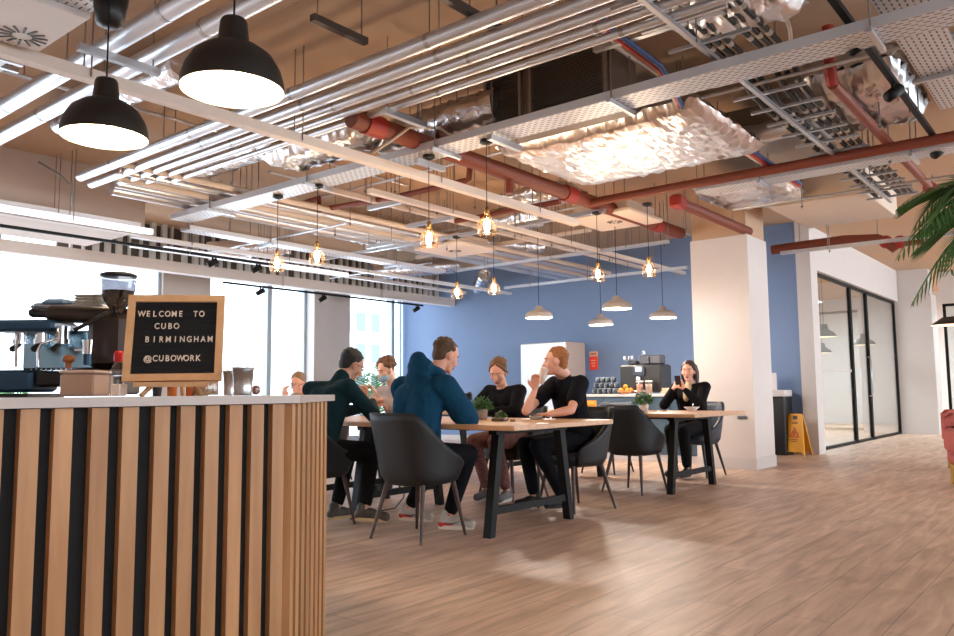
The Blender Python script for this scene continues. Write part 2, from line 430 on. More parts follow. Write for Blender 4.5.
# little easel
ez = thing('tabletop_easel', 'small pale wooden easel holding up the letter board', 'easel', (bl.x+hx_.x*w/2, bl.y+hx_.y*w/2, ZT))
eo = V(ez.location)
mid = bl+hx_*(w/2)
lz = Matrix.Rotation(math.atan2(hx_.y, hx_.x), 3, 'Z')
MB().box(mid-eo+V((0, 0, -.011))-back*.012, (.23, .045, .016), lz).build('ledge', M_PINE, ez)
for s_ in (-1, 1):
    a = mid-eo+hx_*(s_*.07); a.z = mid.z-eo.z-.015
    b_ = mid-eo+hx_*(s_*.095)-back*.01; b_.z = .002
    MB().cyl(b_, a+back*.02, .009, .009, 8).build('leg', M_PINE, ez)
MB().cyl(mid-eo+back*.20+V((0, 0, -mid.z+ZT+.004)), mid-eo+ydir*.2+back*.03, .007, .007, 8).build('leg', M_PINE, ez)

# ------------------------------------------------------------------ things on the bar
def put(px, D):
    p = U(px, 394, D=D); return V((p.x, p.y, ZT))
p = put(117.5, 2.72)
t = thing('spray_bottle', 'clear plastic bottle with a red cap left of the letter board', 'bottle', p)
MB().lathe([(0, 0), (.026, 0), (.028, .01), (.028, .08), (.02, .105), (.011, .118), (.011, .125)], n=20).build('bottle_body', M_GLASSV, t)
MB().lathe([(.014, .12), (.016, .125), (.016, .15), (.012, .158), (0, .158)], n=20).build('cap', mat('red_cap', (214, 30, 34), .4), t)
t = thing('tissue_carton', 'small white carton in front of the clear red-capped bottle', 'box', put(119, 2.6), rz=.6)
MB().rbox((0, 0, .022), (.05, .03, .04), .003).build('carton', mat('white_card', (226, 206, 192), .6), t)
p = put(87, 2.8)
t = thing('storage_box', 'pale brown translucent box in front of the coffee grinder', 'box', p, rz=.66)
MB().rbox((0, 0, .042), (.15, .12, .08), .006).build('tub', mat('tan_plastic', (178, 148, 130), .5), t)
MB().rbox((0, 0, .088), (.156, .126, .01), .003).build('lid', mat('tan_lid', (196, 172, 158), .5), t)
# two steel cups
def steelcup(px, D, r, h, label):
    t = thing('steel_milk_cup', label, 'cup', put(px, D), group='steel cups on the bar')
    MB().lathe([(0, .001), (r*.78, .001), (r*.8, .004), (r, h), (r*.95, h), (r*.76, .008), (0, .008)], n=28).build('cup_wall', M_STEEL, t)
    MB().lathe([(r, h-.003), (r+.004, h), (r, h+.003), (r*.96, h)], n=28).build('rim', M_CHROME, t)
steelcup(243, 2.62, .036, .092, 'larger tapered steel cup at the end of the row of cups')
steelcup(229, 2.72, .022, .085, 'narrow steel cup tucked between the letter board and the larger cup')
t = thing('jar', 'glass jar of grains beneath the letter board, by the easel legs', 'jar', put(205, 2.95))
MB().lathe([(0, 0), (.05, 0), (.052, .01), (.052, .07), (.045, .08)], n=22).build('glass_wall', M_GLASSV, t)
MB().lathe([(0, .003), (.048, .003), (.048, .06), (0, .062)], n=22).build('contents', mat('grains', (222, 178, 140), .8, bump=.6, bscale=160, var=.2, vscale=90), t)
t = thing('jar', 'glass jar of pink beads behind the steel cups', 'jar', put(256, 2.9))
MB().lathe([(0, 0), (.016, 0), (.02, .01), (.02, .035), (.014, .045)], n=18).build('glass_wall', M_GLASSV, t)
MB().ell((0, 0, .02), (.017, .017, .018)).build('contents', mat('pink_beads', (176, 120, 120), .7, bump=.7, bscale=200), t)
for px, D, c, r, h, lb in ((172, 2.9, (214, 122, 60), .02, .06, 'amber glass tumbler seen under the letter board ledge'), (190, 2.92, (196, 104, 52), .018, .055, 'short amber glass behind the easel right leg'), (157, 2.85, (60, 62, 70), .018, .06, 'dark grey tumbler behind the easel left leg')):
    t = thing('tumbler', lb, 'glass', put(px, D), group='tumblers behind the letter board')
    MB().lathe([(0, 0), (r*.8, 0), (r, h), (r*.9, h), (r*.75, .005), (0, .005)], n=20).build('glass_wall', mat('tumbler_%d' % c[0], c, .2), t)
t = thing('glass_bottle', 'tall clear carafe standing right behind the letter board', 'carafe', put(226, 3.0))
MB().lathe([(0, 0), (.022, 0), (.024, .02), (.024, .1), (.012, .13), (.01, .17), (.014, .175)], n=20).build('carafe_wall', M_GLASSV, t)

# espresso machine (left edge of the picture)
eo = U(60, 395, D=2.95); eo = V((eo.x, eo.y, ZT)); erz = YAW-PI/2
em = thing('espresso_machine', 'black and chrome espresso machine at the left end of the bar', 'coffee machine', eo, erz)
S_ = 2.95/F_PX
def E2(px, py, d=0): return V(((px-60)*S_, d, (394.5-py)*S_+.0))     # x to the right, z up, y away
M_NAVY = mat('navy_panel', (44, 74, 100), .35, metal=.4)
M_BRONZE = mat('bronze_body', (66, 56, 52), .35, metal=.6)
MB().bb((-.42, -.02, .0), (-.11, .24, .015)).bb((-.40, .0, 0), (-.37, .03, -.0)).build('foot_plate', M_BLACK, em)
MB().rbox(E2(5, 378, .10), (.19, .2, .085), .012).build('base_panel', M_NAVY, em)
MB().rbox(E2(52, 376, .11), (.15, .2, .06), .01).build('drip_tray', M_BLACK, em)
gr = MB()
for i in range(9): gr.box(E2(30+i*5, 366.5, .08), (.006, .16, .004))
gr.build('tray_grid', M_CHROME, em)
MB().rbox(E2(35, 345, .17), (.30, .02, .155), .008).build('back_panel', mat('blue_chrome', (150, 186, 206), .18, metal=.9), em)
MB().rbox(E2(18, 322, .10), (.24, .2, .045), .012).build('top_housing', M_NAVY, em)
MB().tube([E2(38, 309, .05), E2(42, 309, .05), E2(110, 312, .05), E2(122, 313, .05)], .036, 20, [.026, .034, .034, .03]).build('barrel', M_BRONZE, em)
MB().tube([E2(19, 308, .05), E2(22, 308, .05), E2(33, 309, .05), E2(40, 309, .05)], .018, 14, [.014, .019, .016, .02]).build('knob', M_BLACK, em)
for px in (8, 30, 50):
    g = MB().cyl(E2(px, 322, .07), E2(px, 335, .07), .026, .026, 18).cyl(E2(px, 335, .07), E2(px, 340, .07), .032, .032, 18).build('group_head', M_CHROME, em)
    MB().cyl(E2(px, 340, .06), E2(px+2, 346, .0), .009, .012, 10).build('portafilter_handle', M_BLACK, g)
MB().tube([E2(52, 326, .02), E2(54, 336, .0), E2(42, 341, -.02), E2(39, 348, -.02), E2(40, 364, -.02)], .0055, 10).build('steam_wand', M_CHROME, em)
MB().tube([E2(12, 330, .02), E2(14, 345, .0), E2(16, 364, -.01)], .0055, 10).build('steam_wand', M_CHROME, em)
MB().rbox(E2(56, 300.5, .14), (.27, .16, .008), .003).build('cup_shelf', M_STEEL, em)
MB().ell(E2(70, 357, -.02), (.022, .022, .017)).cyl(E2(70, 360, -.02), E2(70, 366, -.02), .012, .012).build('tamper', mat('tan_wood_knob', (166, 92, 40), .4), em)
# cups and trays stacked on the machine
for i, (px, py, wd, c) in enumerate(((36, 296, .10, (96, 122, 150)), (20, 300, .07, (120, 150, 176)))):
    t = thing('folded_cloth', ('blue cloth folded on top of the espresso machine, nearer the grinder', 'pale blue cloth folded on top of the espresso machine, at its outer end')[i], 'cloth', eo, erz)
    MB().rbox(E2(px, py, .15), (wd, .12, .03), .012).build('fold', mat('blue_cloth_%d' % i, c, .8), t)
for i, px in enumerate((62, 72, 82)):
    t = thing('saucer_stack', ('stack of saucers on the machine, leftmost stack', 'stack of saucers on the machine, middle stack', 'stack of saucers on the machine beside the hopper')[i], 'saucers', eo, erz, group='saucer stacks on the espresso machine')
    m_ = MB()
    for k in range(4): m_.lathe([(0, 0), (.02, 0), (.034, .008), (.02, .003)], E2(px, 299-k*3.0, .12), 20)
    m_.build('saucers', mat('cream_china', (206, 200, 190), .3), t)
# grinder
gl = U(100, 395, D=2.9); gl = V((gl.x, gl.y, ZT))
gd = thing('coffee_grinder', 'dark coffee grinder with clear bean hopper left of the letter board', 'coffee grinder', gl, erz)
def G(px, py, d=0): return V(((px-100)*2.9/F_PX, d, (394.5-py)*2.9/F_PX))
MB().rbox(G(100, 338, .10), (.165, .15, .235), .035).build('body', M_BRONZE, gd)
MB().rbox(G(96, 370, .03), (.18, .16, .02), .006).build('base', M_BRONZE, gd)
MB().rbox(G(100, 383, .1), (.15, .15, .07), .008).build('plinth', M_BLACK, gd)
MB().lathe([(.022, 0), (.024, .012), (.05, .045), (.062, .09), (.064, .135)], G(107, 309, .06), 28).build('hopper', glassmat('smoky_hopper', (150, 150, 156), .12), gd)
MB().lathe([(0, .01), (.02, .012), (.046, .045), (.057, .085), (0, .092)], G(107, 309, .06), 26).build('coffee_beans', mat('coffee_beans', (70, 44, 34), .6, bump=.9, bscale=120, var=.35, vscale=60), gd)
MB().lathe([(0, .139), (.066, .139), (.066, .148), (.05, .154), (0, .154)], G(107, 309, .06), 28).build('hopper_lid', M_BLACK, gd)
MB().tube([G(103, 312, .0), G(90, 320, -.02), G(76, 328, -.03)], .008, 8).build('dose_lever', M_BLACK, gd)
MB().cyl(G(90, 352, -.03), G(90, 338, -.03), .016, .02, 16).box(G(83, 348, -.03), (.04, .012, .006)).build('dosing_spout', M_CHROME, gd)
MB().cyl(G(90, 363, -.03), G(90, 350, -.03), .015, .015, 14).build('cup_rest', M_NAVY, gd)

# ------------------------------------------------------------------ chairs
def make_chair(label, m, legm, group):
    t = thing('tub_chair', label, 'chair', (0, 0, 0), 0, group)
    sh = MB(); n = 30; rows = 8; grid = []
    for i in range(n+1):
        a = -1+2*i/n                    # -1 front right arm ... 1 front left arm ; faces +x
        ang = a*rad(128)
        topz = .60+.25*min(1, max(0, (1.62-abs(ang))/.95))**.8
        topz -= .11*max(0, (abs(a)-.62)/.38)**1.3
        ring = []
        for j in range(rows+1):
            f = j/rows; z = .37+(topz-.37)*f
            flare = 1+.20*f; lean = -.07*f*max(0, math.cos(ang))
            ex = -math.copysign(abs(math.cos(ang))**.6, math.cos(ang)); ey = math.copysign(abs(math.sin(ang))**.62, math.sin(ang))
            cx, cy = .215*ex*flare+lean+.01, .235*ey*flare
            if j == 0: cx *= .9; cy *= .9
            ring.append((V((cx, cy, z)), V((ex, ey, 0)).normalized()))
        grid.append(ring)
    vs = []
    for off in (0, -.04):
        for ring in grid:
            for p, nn_ in ring: vs.append(p+nn_*off)
    R1 = rows+1; N1 = (n+1)*R1; fs = []
    for i in range(n):
        for j in range(rows):
            a = i*R1+j; fs.append((a, a+R1, a+R1+1, a+1)); fs.append((a+N1, a+1+N1, a+R1+1+N1, a+R1+N1))
        a = i*R1+rows; fs.append((a, a+R1, a+R1+N1, a+N1)); a = i*R1; fs.append((a, a+N1, a+R1+N1, a+R1))
    for i in (0, n):
        for j in range(rows):
            a = i*R1+j; q = (a, a+1, a+1+N1, a+N1); fs.append(q if i == 0 else q[::-1])
    sh.add(vs, fs, True); sh.build('backrest', m, t)
    pts = []
    for k in range(28):
        a = 2*PI*k/28; c, s_ = math.cos(a), math.sin(a)
        pts.append((math.copysign(abs(c)**.6, c), math.copysign(abs(s_)**.6, s_)))
    se = MB(); vs = []; prof = [(.36, .80), (.375, .92), (.43, 1.), (.465, .98), (.48, .9), (.485, .6)]
    for z, k in prof: vs += [V((.02+.235*k*px, .215*k*py, z)) for px, py in pts]
    m_ = len(prof)
    se.add(vs, [(i*28+k, i*28+(k+1) % 28, (i+1)*28+(k+1) % 28, (i+1)*28+k) for i in range(m_-1) for k in range(28)], True)
    se.add(vs, [tuple(range(27, -1, -1)), tuple(range((m_-1)*28, m_*28))]); se.build('seat', m, t)
    for sx_ in (-1, 1):
        for sy in (-1, 1):
            MB().cyl((sx_*.16+.02, sy*.16, .37), (sx_*.235, sy*.225, 0), .019, .010, 10).build('leg', legm, t)
    return t
GC = 'charcoal tub chairs at the long tables'
ch0 = make_chair('large charcoal tub chair under the man in the teal hoodie', M_CHAIR, M_LEG, GC)
ch0.location = (4.02, 3.79, 0); ch0.rotation_euler = (0, 0, rad(2))
chb = make_chair('slate blue tub chair behind the woman holding a phone by the white column', M_CHAIRB, M_LEGB, GC)
chb.location = (8.83, 3.86, 0); chb.rotation_euler = (0, 0, rad(176))
for x, y, rz, lb, src in (
        (3.86, 4.74, 4, 'charcoal tub chair under the dark-haired man in glasses at the bar end', ch0),
        (5.78, 3.62, 165, 'charcoal tub chair under the man drinking from a mug', ch0),
        (6.02, 4.46, 172, 'charcoal tub chair under the woman in black looking down', ch0),
        (6.0, 5.92, 180, 'charcoal tub chair under the person wearing a face mask', ch0),
        (5.95, 7.1, 184, 'charcoal tub chair under the grey-haired person farthest down the table', ch0),
        (7.06, 3.75, -4, 'empty charcoal tub chair with its back to us at the second table', ch0),
        (6.72, 4.72, 0, 'empty slate tub chair behind the man drinking, pushed to the second table', chb),
        (8.55, 4.9, 180, 'empty slate tub chair across the second table, in front of the island', chb)):
    dup(src, (x, y, 0), rad(rz), lb, GC)
# orange shell chair
t = thing('plastic_chair', 'orange plastic shell chair behind the man drinking', 'chair', (9.55, 5.72, 0), rad(0))
oc = MB(); vs = []; fs = []
for i in range(9):
    for j in range(7):
        u_ = (i/8-.5); v_ = j/6
        vs.append(V((-.2-.03*v_+.06*(2*u_)**2, u_*.42*(1-.12*v_), .44+.42*v_)))
for i in range(8):
    for j in range(6): a = i*7+j; fs.append((a, a+7, a+8, a+1))
nb = len(vs); vs += [v+V((.012, 0, 0)) for v in vs]
fs += [tuple(reversed([k+nb for k in f])) for f in list(fs)]
edge = [i*7 for i in range(9)]+[56+j for j in range(1, 7)]+[i*7+6 for i in range(7, -1, -1)]+[j for j in range(5, 0, -1)]
for a, b in zip(edge, edge[1:]+edge[:1]): fs.append((a, a+nb, b+nb, b))
oc.add(vs, fs, True); oc.build('backrest', M_ORANGE, t)
MB().rbox((0, 0, .445), (.42, .42, .02), .008).build('seat', M_ORANGE, t)
for a in (-1, 1):
    for b in (-1, 1): MB().cyl((a*.15, b*.15, .44), (a*.21, b*.21, 0), .013, .011, 8).build('leg', M_LEGB, t)

# ------------------------------------------------------------------ tables
TZ = .765
def make_table(label, loc):
    t = thing('long_table', label, 'table', loc, 0, 'oak topped tables with black trestle legs')
    MB().rbox((0, 0, TZ-.0175), (1.29, 2.0, .035), .004).build('tabletop', M_TOPW, t)
    for sy in (-1, 1):
        y = sy*.67
        MB().box((0, y, TZ-.055), (.9, .07, .04)).build('top_bar', M_BLACKM, t)
        MB().box((0, y, .17), (.92, .035, .05)).build('stretcher', M_BLACKM, t)
        for sx_ in (-1, 1):
            a, b = V((sx_*.38, y, TZ-.035)), V((sx_*.50, y, 0)); hw = .035
            MB().add([a+V((dx, dy, 0)) for dx in (-hw, hw) for dy in (-hw*.9, hw*.9)]+[b+V((dx, dy, 0)) for dx in (-hw*.8, hw*.8) for dy in (-hw*.9, hw*.9)],
                     [(0, 1, 3, 2), (4, 6, 7, 5), (0, 4, 5, 1), (2, 3, 7, 6), (0, 2, 6, 4), (1, 5, 7, 3)]).build('leg', M_BLACKM, t)
    MB().box((0, 0, TZ-.06), (.05, 1.3, .03)).build('rail', M_BLACKM, t)
    return t
t1 = make_table('long oak table in the foreground with the man in the hoodie', (4.78, 4.05, 0))
dup(t1, (4.78, 6.07, 0), 0, 'oak table continuing the foreground table behind it, near the windows')
dup(t1, (7.58, 4.05, 0), 0, 'second oak table by the white column, with the woman in a black jacket')
dup(t1, (7.58, 6.07, 0), 0, 'oak table continuing the second table, behind the woman looking down')

# ------------------------------------------------------------------ plants
def bush(parent, c, r, n, m, name='foliage', ls=.03):
    mb = MB()
    for i in range(n):
        d = V((random.gauss(0, 1), random.gauss(0, 1), abs(random.gauss(0, 1))+.1)).normalized()
        p = V(c)+V((d.x*r, d.y*r, d.z*r*1.1))*random.uniform(.35, 1)
        a = V((random.gauss(0, 1), random.gauss(0, 1), random.gauss(0, .6))).normalized(); a = (a+d).normalized(); b = a.orthogonal().normalized()*ls*.35; up_ = a*ls
        mid_ = p+up_*.5
        mb.add([p, mid_+b, p+up_, mid_-b, mid_+a.cross(b)*.35], [(0, 1, 4), (1, 2, 4), (2, 3, 4), (3, 0, 4)])
    mb.build(name, m, parent)
def potplant(label, loc, pr, ph, fr, potm, n=420):
    t = thing('potted_plant', label, 'plant', loc)
    MB().lathe([(0, 0), (pr*.82, 0), (pr, ph), (pr*.9, ph), (pr*.85, ph*.85), (0, ph*.85)], n=24).build('pot', potm, t)
    MB().lathe([(0, ph*.86), (pr*.84, ph*.86)], n=24).build('soil', M_SOIL, t)
    bush(t, (0, 0, ph*.95), fr, n, M_LEAF)
def on_table(px, X): 
    p = U(px, 415, X=X); return V((p.x, p.y, TZ))
potplant('leafy green plant in a grey pot on the foreground table', on_table(482, 4.95), .048, .085, .085, mat('grey_pot', (170, 150, 136), .8, bump=.3, bscale=80))
potplant('small bright green plant in a white pot on the second table', on_table(644, 7.3), .05, .09, .105, M_POTW)
# salad and pack on table
t = thing('salad_pack', 'clear plastic salad pack in front of the green plant', 'food', on_table(500, 4.75), .4)
MB().rbox((0, 0, .012), (.15, .1, .022), .006).build('tray', mat('brown_tray', (96, 76, 62), .5), t)
bush(t, (.02, 0, .02), .045, 120, M_LEAF, 'salad', .022)
pv = [V((-.07, -.045, .02)), V((.07, -.045, .02)), V((.07, .045, .02)), V((-.07, .045, .02)), V((.04, 0, .085))]
MB().add(pv, [(0, 1, 4), (1, 2, 4), (2, 3, 4), (3, 0, 4)]).build('lid', M_GLASSV, t)
t = thing('snack_bar', 'small brown wrapped snack beside the salad pack', 'food', on_table(512.5, 4.7), .3)
MB().rbox((0, 0, .009), (.055, .03, .017), .006).build('wrapper', mat('brown_wrap', (168, 120, 92), .5), t)
t = thing('food_tub', 'clear plastic food tub held by the man drinking', 'food tub', on_table(536, 5.2), .2)
MB().lathe([(0, .001), (.05, .001), (.062, .045), (.059, .045), (.048, .004), (0, .004)], n=24).build('tub_wall', M_GLASSV, t)
MB().lathe([(0, .004), (.05, .006), (.055, .024), (0, .028)], n=24).build('contents', mat('porridge', (222, 196, 176), .7, bump=.4, bscale=90), t)
# bowl, phone etc. for the far woman
t = thing('bowl', 'small white bowl in front of the woman in the black jacket', 'bowl', on_table(692, 8.0))
MB().lathe([(0, 0), (.04, 0), (.042, .006), (.085, .045), (.08, .045), (.04, .01), (0, .01)], n=28).build('bowl_wall', mat('white_china', (216, 198, 190), .35), t)
MB().tube([(.03, .02, .02), (.09, .02, .075)], .004, 6).build('spoon', M_STEEL, t)
for i, (px, X) in enumerate(((653, 7.7), (664, 7.75))):
    t = thing('napkin', ('crumpled brown napkin beside the white plant pot', 'flat brown napkin between the plant pot and the bowl')[i], 'napkin', on_table(px, X))
    MB().ell((0, 0, .006), (.06, .045, .008)).build('paper', mat('kraft_paper', (186, 140, 108), .8, bump=.6, bscale=40), t)

# ------------------------------------------------------------------ kitchen island and what stands on it
t = thing('kitchen_island', 'blue kitchen island with pale worktop beside the white column', 'kitchen island', (10.52, 5.35, 0))
MB().bb((-.30, -1.02, .0), (.3, 1.02, .1)).build('plinth', M_WHITE, t)
MB().bb((-.32, -1.04, .10), (.32, 1.04, .90)).build('carcass', M_ISLAND, t)
for k in range(4): MB().rbox((-.332, -.78+k*.52, .5), (.02, .51, .78), .004).build('door', mat('slate_cabinet_door', (62, 86, 104), .5), t)
MB().rbox((0, 0, .922), (.72, 2.12, .04), .004).build('worktop', mat('pale_stone', (206, 200, 196), .3), t)
IZ = .943
def isl(px, X=10.4): p = U(px, 392, X=X); return V((p.x, p.y, IZ))
cm = thing('bean_to_cup_machine', 'black bean to cup coffee machine on the kitchen island', 'coffee machine', isl(644, 10.5), 0)
MB().rbox((.06, 0, .22), (.36, .66, .40), .02).build('body', M_BLACK, cm)
MB().rbox((-.13, 0, .33), (.05, .18, .14), .008).build('head_panel', mat('dark_panel', (40, 46, 58), .3), cm)
MB().box((-.158, .0, .355), (.006, .10, .07)).build('screen', mat('pale_screen', (150, 170, 190), .2, emit=(150, 175, 200), estr=.6), cm)
MB().rbox((-.15, 0, .22), (.06, .06, .05), .006).build('spout', M_CHROME, cm)
MB().rbox((-.12, 0, .03), (.12, .26, .03), .006).build('drip_tray', M_STEEL, cm)
for k, (y, r) in enumerate(((-.2, .1), (-.02, .1))):
    MB().rbox((.06, y, .49), (.2, .17, .14), .02).build('bean_hopper', mat('smoked_hopper', (58, 58, 62), .2), cm)
MB().rbox((.05, .17, .455), (.2, .14, .06), .02).build('bean_hopper', mat('smoked_hopper', (58, 58, 62), .2), cm)
for k in range(4):
    tt = thing('upturned_glass', 'small glass upturned on the black coffee machine, %s' % ('at its outer corner', 'second from the corner', 'beside the hopper', 'in front of the hopper')[k], 'glass', V(cm.location)+V((-.07+.03*(k % 2), .26-.06*k, .485 if k < 3 else .52)), group='glasses on the coffee machine')
    tt.location.z = IZ+ (.485 if k < 3 else .56)
    if k < 3: tt.location.z = IZ+.486
    if k == 3: tt.location = V(cm.location)+V((-.01, -.02, .56))
    MB().lathe([(.022, 0), (.024, .002), (.02, .07), (0, .07)], n=16).build('glass_wall', mat('grey_glass', (120, 126, 136), .15), tt)
# stacked black takeaway cups: three rows
kk = 0; M_CUPB = mat('navy_cup', (34, 44, 54), .45); M_CUPR = mat('cup_rim', (150, 166, 180), .4)
first = None
for row, z in ((0, 0), (1, .085), (2, .17)):
    for i in range(6-row):
        y = 6.16-.086*i-.03*row
        lb = 'navy mug on the island, %s row, %s from the fire notice side' % (('bottom', 'middle', 'top')[row], ('first', 'second', 'third', 'fourth', 'fifth', 'sixth', 'seventh')[i])
        if first is None:
            first = thing('navy_mug', lb, 'mug', (10.42, y, IZ+z), group='navy mugs stacked on the island')
            MB().lathe([(0, 0), (.034, 0), (.040, .01), (.042, .078), (.038, .078), (.036, .01), (0, .008)], n=18).build('mug_wall', M_CUPB, first)
            MB().lathe([(.043, .074), (.044, .08), (.038, .08)], n=18).build('rim', M_CUPR, first)
            MB().tube([(-.04, 0, .06), (-.062, 0, .055), (-.062, 0, .03), (-.04, 0, .022)], .005, 6).build('handle', M_CUPR, first)
        else: dup(first, (10.42, y, IZ+z), 0, lb)
# fruit bowl
fb_ = isl(626, 10.27)
t = thing('fruit_bowl', 'shallow bowl of oranges in front of the coffee machine', 'bowl', fb_)
MB().lathe([(0, 0), (.06, 0), (.13, .04), (.125, .044), (.06, .008), (0, .008)], n=26).build('bowl_wall', mat('bowl_orange', (220, 150, 96), .4), t)
fr0 = None
for k, (dx, dy, dz) in enumerate(((-.05, .05, .05), (-.05, -.05, .05), (.04, .0, .05), (-.01, .07, .055), (0, -.08, .055), (-.01, 0, .105))):
    lb = 'orange in the fruit bowl, %s' % ('front left', 'front right', 'at the back', 'far left', 'far right', 'topmost')[k]
    if fr0 is None:
        fr0 = thing('orange', lb, 'fruit', fb_+V((dx, dy, dz-.03)), group='oranges in the fruit bowl')
        MB().ell((0, 0, .03), (.036, .036, .034)).build('peel', mat('orange_peel', (238, 142, 34), .5, bump=.2, bscale=200), fr0)
        MB().ell((0, 0, .063), (.004, .004, .002), n=8, m=4).build('stem_end', M_LEAF, fr0)
    else: dup(fr0, fb_+V((dx, dy, dz-.03)), 0, lb)
for k, px in enumerate((640, 649)):
    t = thing('snack_jar', ('tall clear jar of snacks, nearer the oranges', 'tall clear jar of snacks, nearer the woman')[k], 'jar', isl(px, 10.26), group='snack jars on the island')
    MB().lathe([(0, 0), (.05, 0), (.052, .16), (.046, .17)], n=22).build('glass_wall', M_GLASSV, t)
    MB().lathe([(0, .004), (.047, .004), (.047, .14), (0, .15)], n=22).build('contents', mat('snacks_%d' % k, ((206, 150, 120), (196, 160, 136))[k], .8, bump=.7, bscale=70, var=.4, vscale=60), t)
    MB().lathe([(.05, .165), (.053, .17), (.053, .185), (0, .19)], n=22).build('lid', mat('white_lid', (224, 214, 208), .4), t)
t = thing('paper_cup', 'white paper cup pair between the navy mugs and the oranges', 'cup', isl(611, 10.55))
MB().lathe([(0, 0), (.03, 0), (.042, .11), (.038, .11), (0, .01)], n=18).build('cup_wall', mat('white_card', (226, 206, 192), .6), t)
MB().lathe([(.043, .105), (.045, .115), (.03, .12), (0, .12)], n=18).build('lid', mat('white_lid', (224, 214, 208), .4), t)
t = thing('sugar_box', 'small beige box on the island beside the woman', 'box', isl(666, 10.45))
MB().rbox((0, 0, .04), (.1, .13, .08), .006).build('carton', mat('beige_card', (196, 168, 146), .7), t)
# fridge
t = thing('tall_fridge', 'tall pale steel fridge against the blue wall behind the man drinking', 'fridge', (12.0, 7.95, 0))
MB().rbox((0, 0, .94), (.62, .98, 1.84), .01).build('carcass', mat('fridge_side', (190, 172, 160), .5), t)
for k, y in enumerate((-.24, .245)):
    dr = MB().rbox((-.325, y, .95), (.03, .475, 1.8), .006).build('door', mat('pale_steel_door', (222, 224, 226), .35, metal=.3), t)
    MB().tube([(-.35, y+(.18 if k == 0 else -.18), .8), (-.385, y+(.18 if k == 0 else -.18), .8), (-.385, y+(.18 if k == 0 else -.18), 1.3), (-.35, y+(.18 if k == 0 else -.18), 1.3)], .009, 8).build('handle', M_STEEL, dr)
# fire notice + extinguisher on stand
q = U(592, 362, X=12.6)
t = thing('fire_notice', 'red and white fire notice on the blue wall above the navy mugs', 'sign', (12.66, q.y, q.z))
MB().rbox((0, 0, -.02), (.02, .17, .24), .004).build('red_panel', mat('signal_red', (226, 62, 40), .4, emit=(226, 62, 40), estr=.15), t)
MB().rbox((0, 0, .15), (.02, .17, .09), .004).build('white_panel', mat('notice_cream', (236, 190, 160), .5), t)
gm = mat('notice_mark', (170, 40, 30), .5)
mk = MB()
for k in range(4): mk.box((-.012, -.05+k*.033, .15), (.004, .02, .03))
mk.build('notice_print', gm, t)
mk = MB()
for k in range(3): mk.box((-.012, 0, .03-k*.05), (.004, .1-.02*k, .018))
mk.build('notice_print', mat('notice_cream', (236, 190, 160), .5), t)

# bin, hand gel and wet floor sign
t = thing('recycling_bin', 'tall black bin against the blue wall right of the column', 'bin', (12.38, 4.14, 0))
MB().rbox((0, 0, .44), (.36, .42, .88), .015).build('bin_body', M_BLACK, t)
MB().rbox((0, 0, .93), (.37, .43, .10), .01).build('lid', M_WHITE, t)
t = thing('notice_card', 'white notice card standing on the black bin', 'sign', (12.3, 4.17, .982), .1)
MB().rbox((0, 0, .13), (.03, .2, .26), .004).build('card', mat('white_card2', (232, 226, 226), .5), t)
hb = MB().ell((-.018, .02, .15), (.004, .022, .022)).ell((-.018, -.02, .15), (.004, .022, .022))
hb.add([V((-.02, .038, .145)), V((-.02, -.038, .145)), V((-.02, 0, .10))], [(0, 1, 2)]); hb.build('red_mark', mat('card_red', (190, 60, 70), .5), t)
wf = thing('wet_floor_sign', 'yellow folding wet floor sign beside the black bin', 'floor sign', (12.36, 3.82, 0), rad(-8))
for s_ in (-1, 1):
    m_ = MB(); tx, bx = .02*s_, .14*s_
    zt, zb = .62, .0
    def P_(y, z, o=0): f = (z-zb)/(zt-zb); return V((bx+(tx-bx)*f+o*s_, y, z))
    y0, y1 = .17, .105
    out = [P_(-y0, 0), P_(-y0*.62, .05), P_(y0*.62, .05), P_(y0, 0), P_(y1, zt-.03), P_(y1*.8, zt), P_(-y1*.8, zt), P_(-y1, zt-.03)]
    inn = [v+V((-.018*s_, 0, 0)) for v in out]
    n_ = 8; fs = [tuple(range(8)), tuple(range(15, 7, -1))]+[(k, (k+1) % 8, 8+(k+1) % 8, 8+k) for k in range(8)]
    m_.add(out+inn, fs); pn = m_.build('sign_panel', M_YEL, wf)
    if s_ == -1:
        hl = MB().add([P_(-.035, .535, .003), P_(.035, .535, .003), P_(.035, .59, .003), P_(-.035, .59, .003)], [(0, 1, 2, 3)]).build('handle_slot', M_BLACK, pn)
        g_ = MB(); rr = mat('sign_red', (196, 52, 30), .5)
        tri = [(-.075, .27), (.075, .27), (0, .43)]; ti = [(-.05, .285), (.05, .285), (0, .395)]
        g_.add([P_(y, z, .004) for y, z in tri+ti], [(0, 1, 4, 3), (1, 2, 5, 4), (2, 0, 3, 5)])
        g_.add([P_(y, z, .004) for y, z in ((-.008, .30), (.03, .295), (.012, .335), (.02, .36), (.0, .37), (-.02, .335))], [(0, 1, 2, 3, 4, 5)])
        g_.build('hazard_symbol', rr, pn)
        q_ = MB()
        for z, wd in ((.47, .1), (.49, .08), (.23, .11), (.205, .09)): q_.add([P_(-wd/2, z, .004), P_(wd/2, z, .004), P_(wd/2, z+.011, .004), P_(-wd/2, z+.011, .004)], [(0, 1, 2, 3)])
        q_.build('caution_print', mat('sign_print', (90, 50, 20), .5), pn)

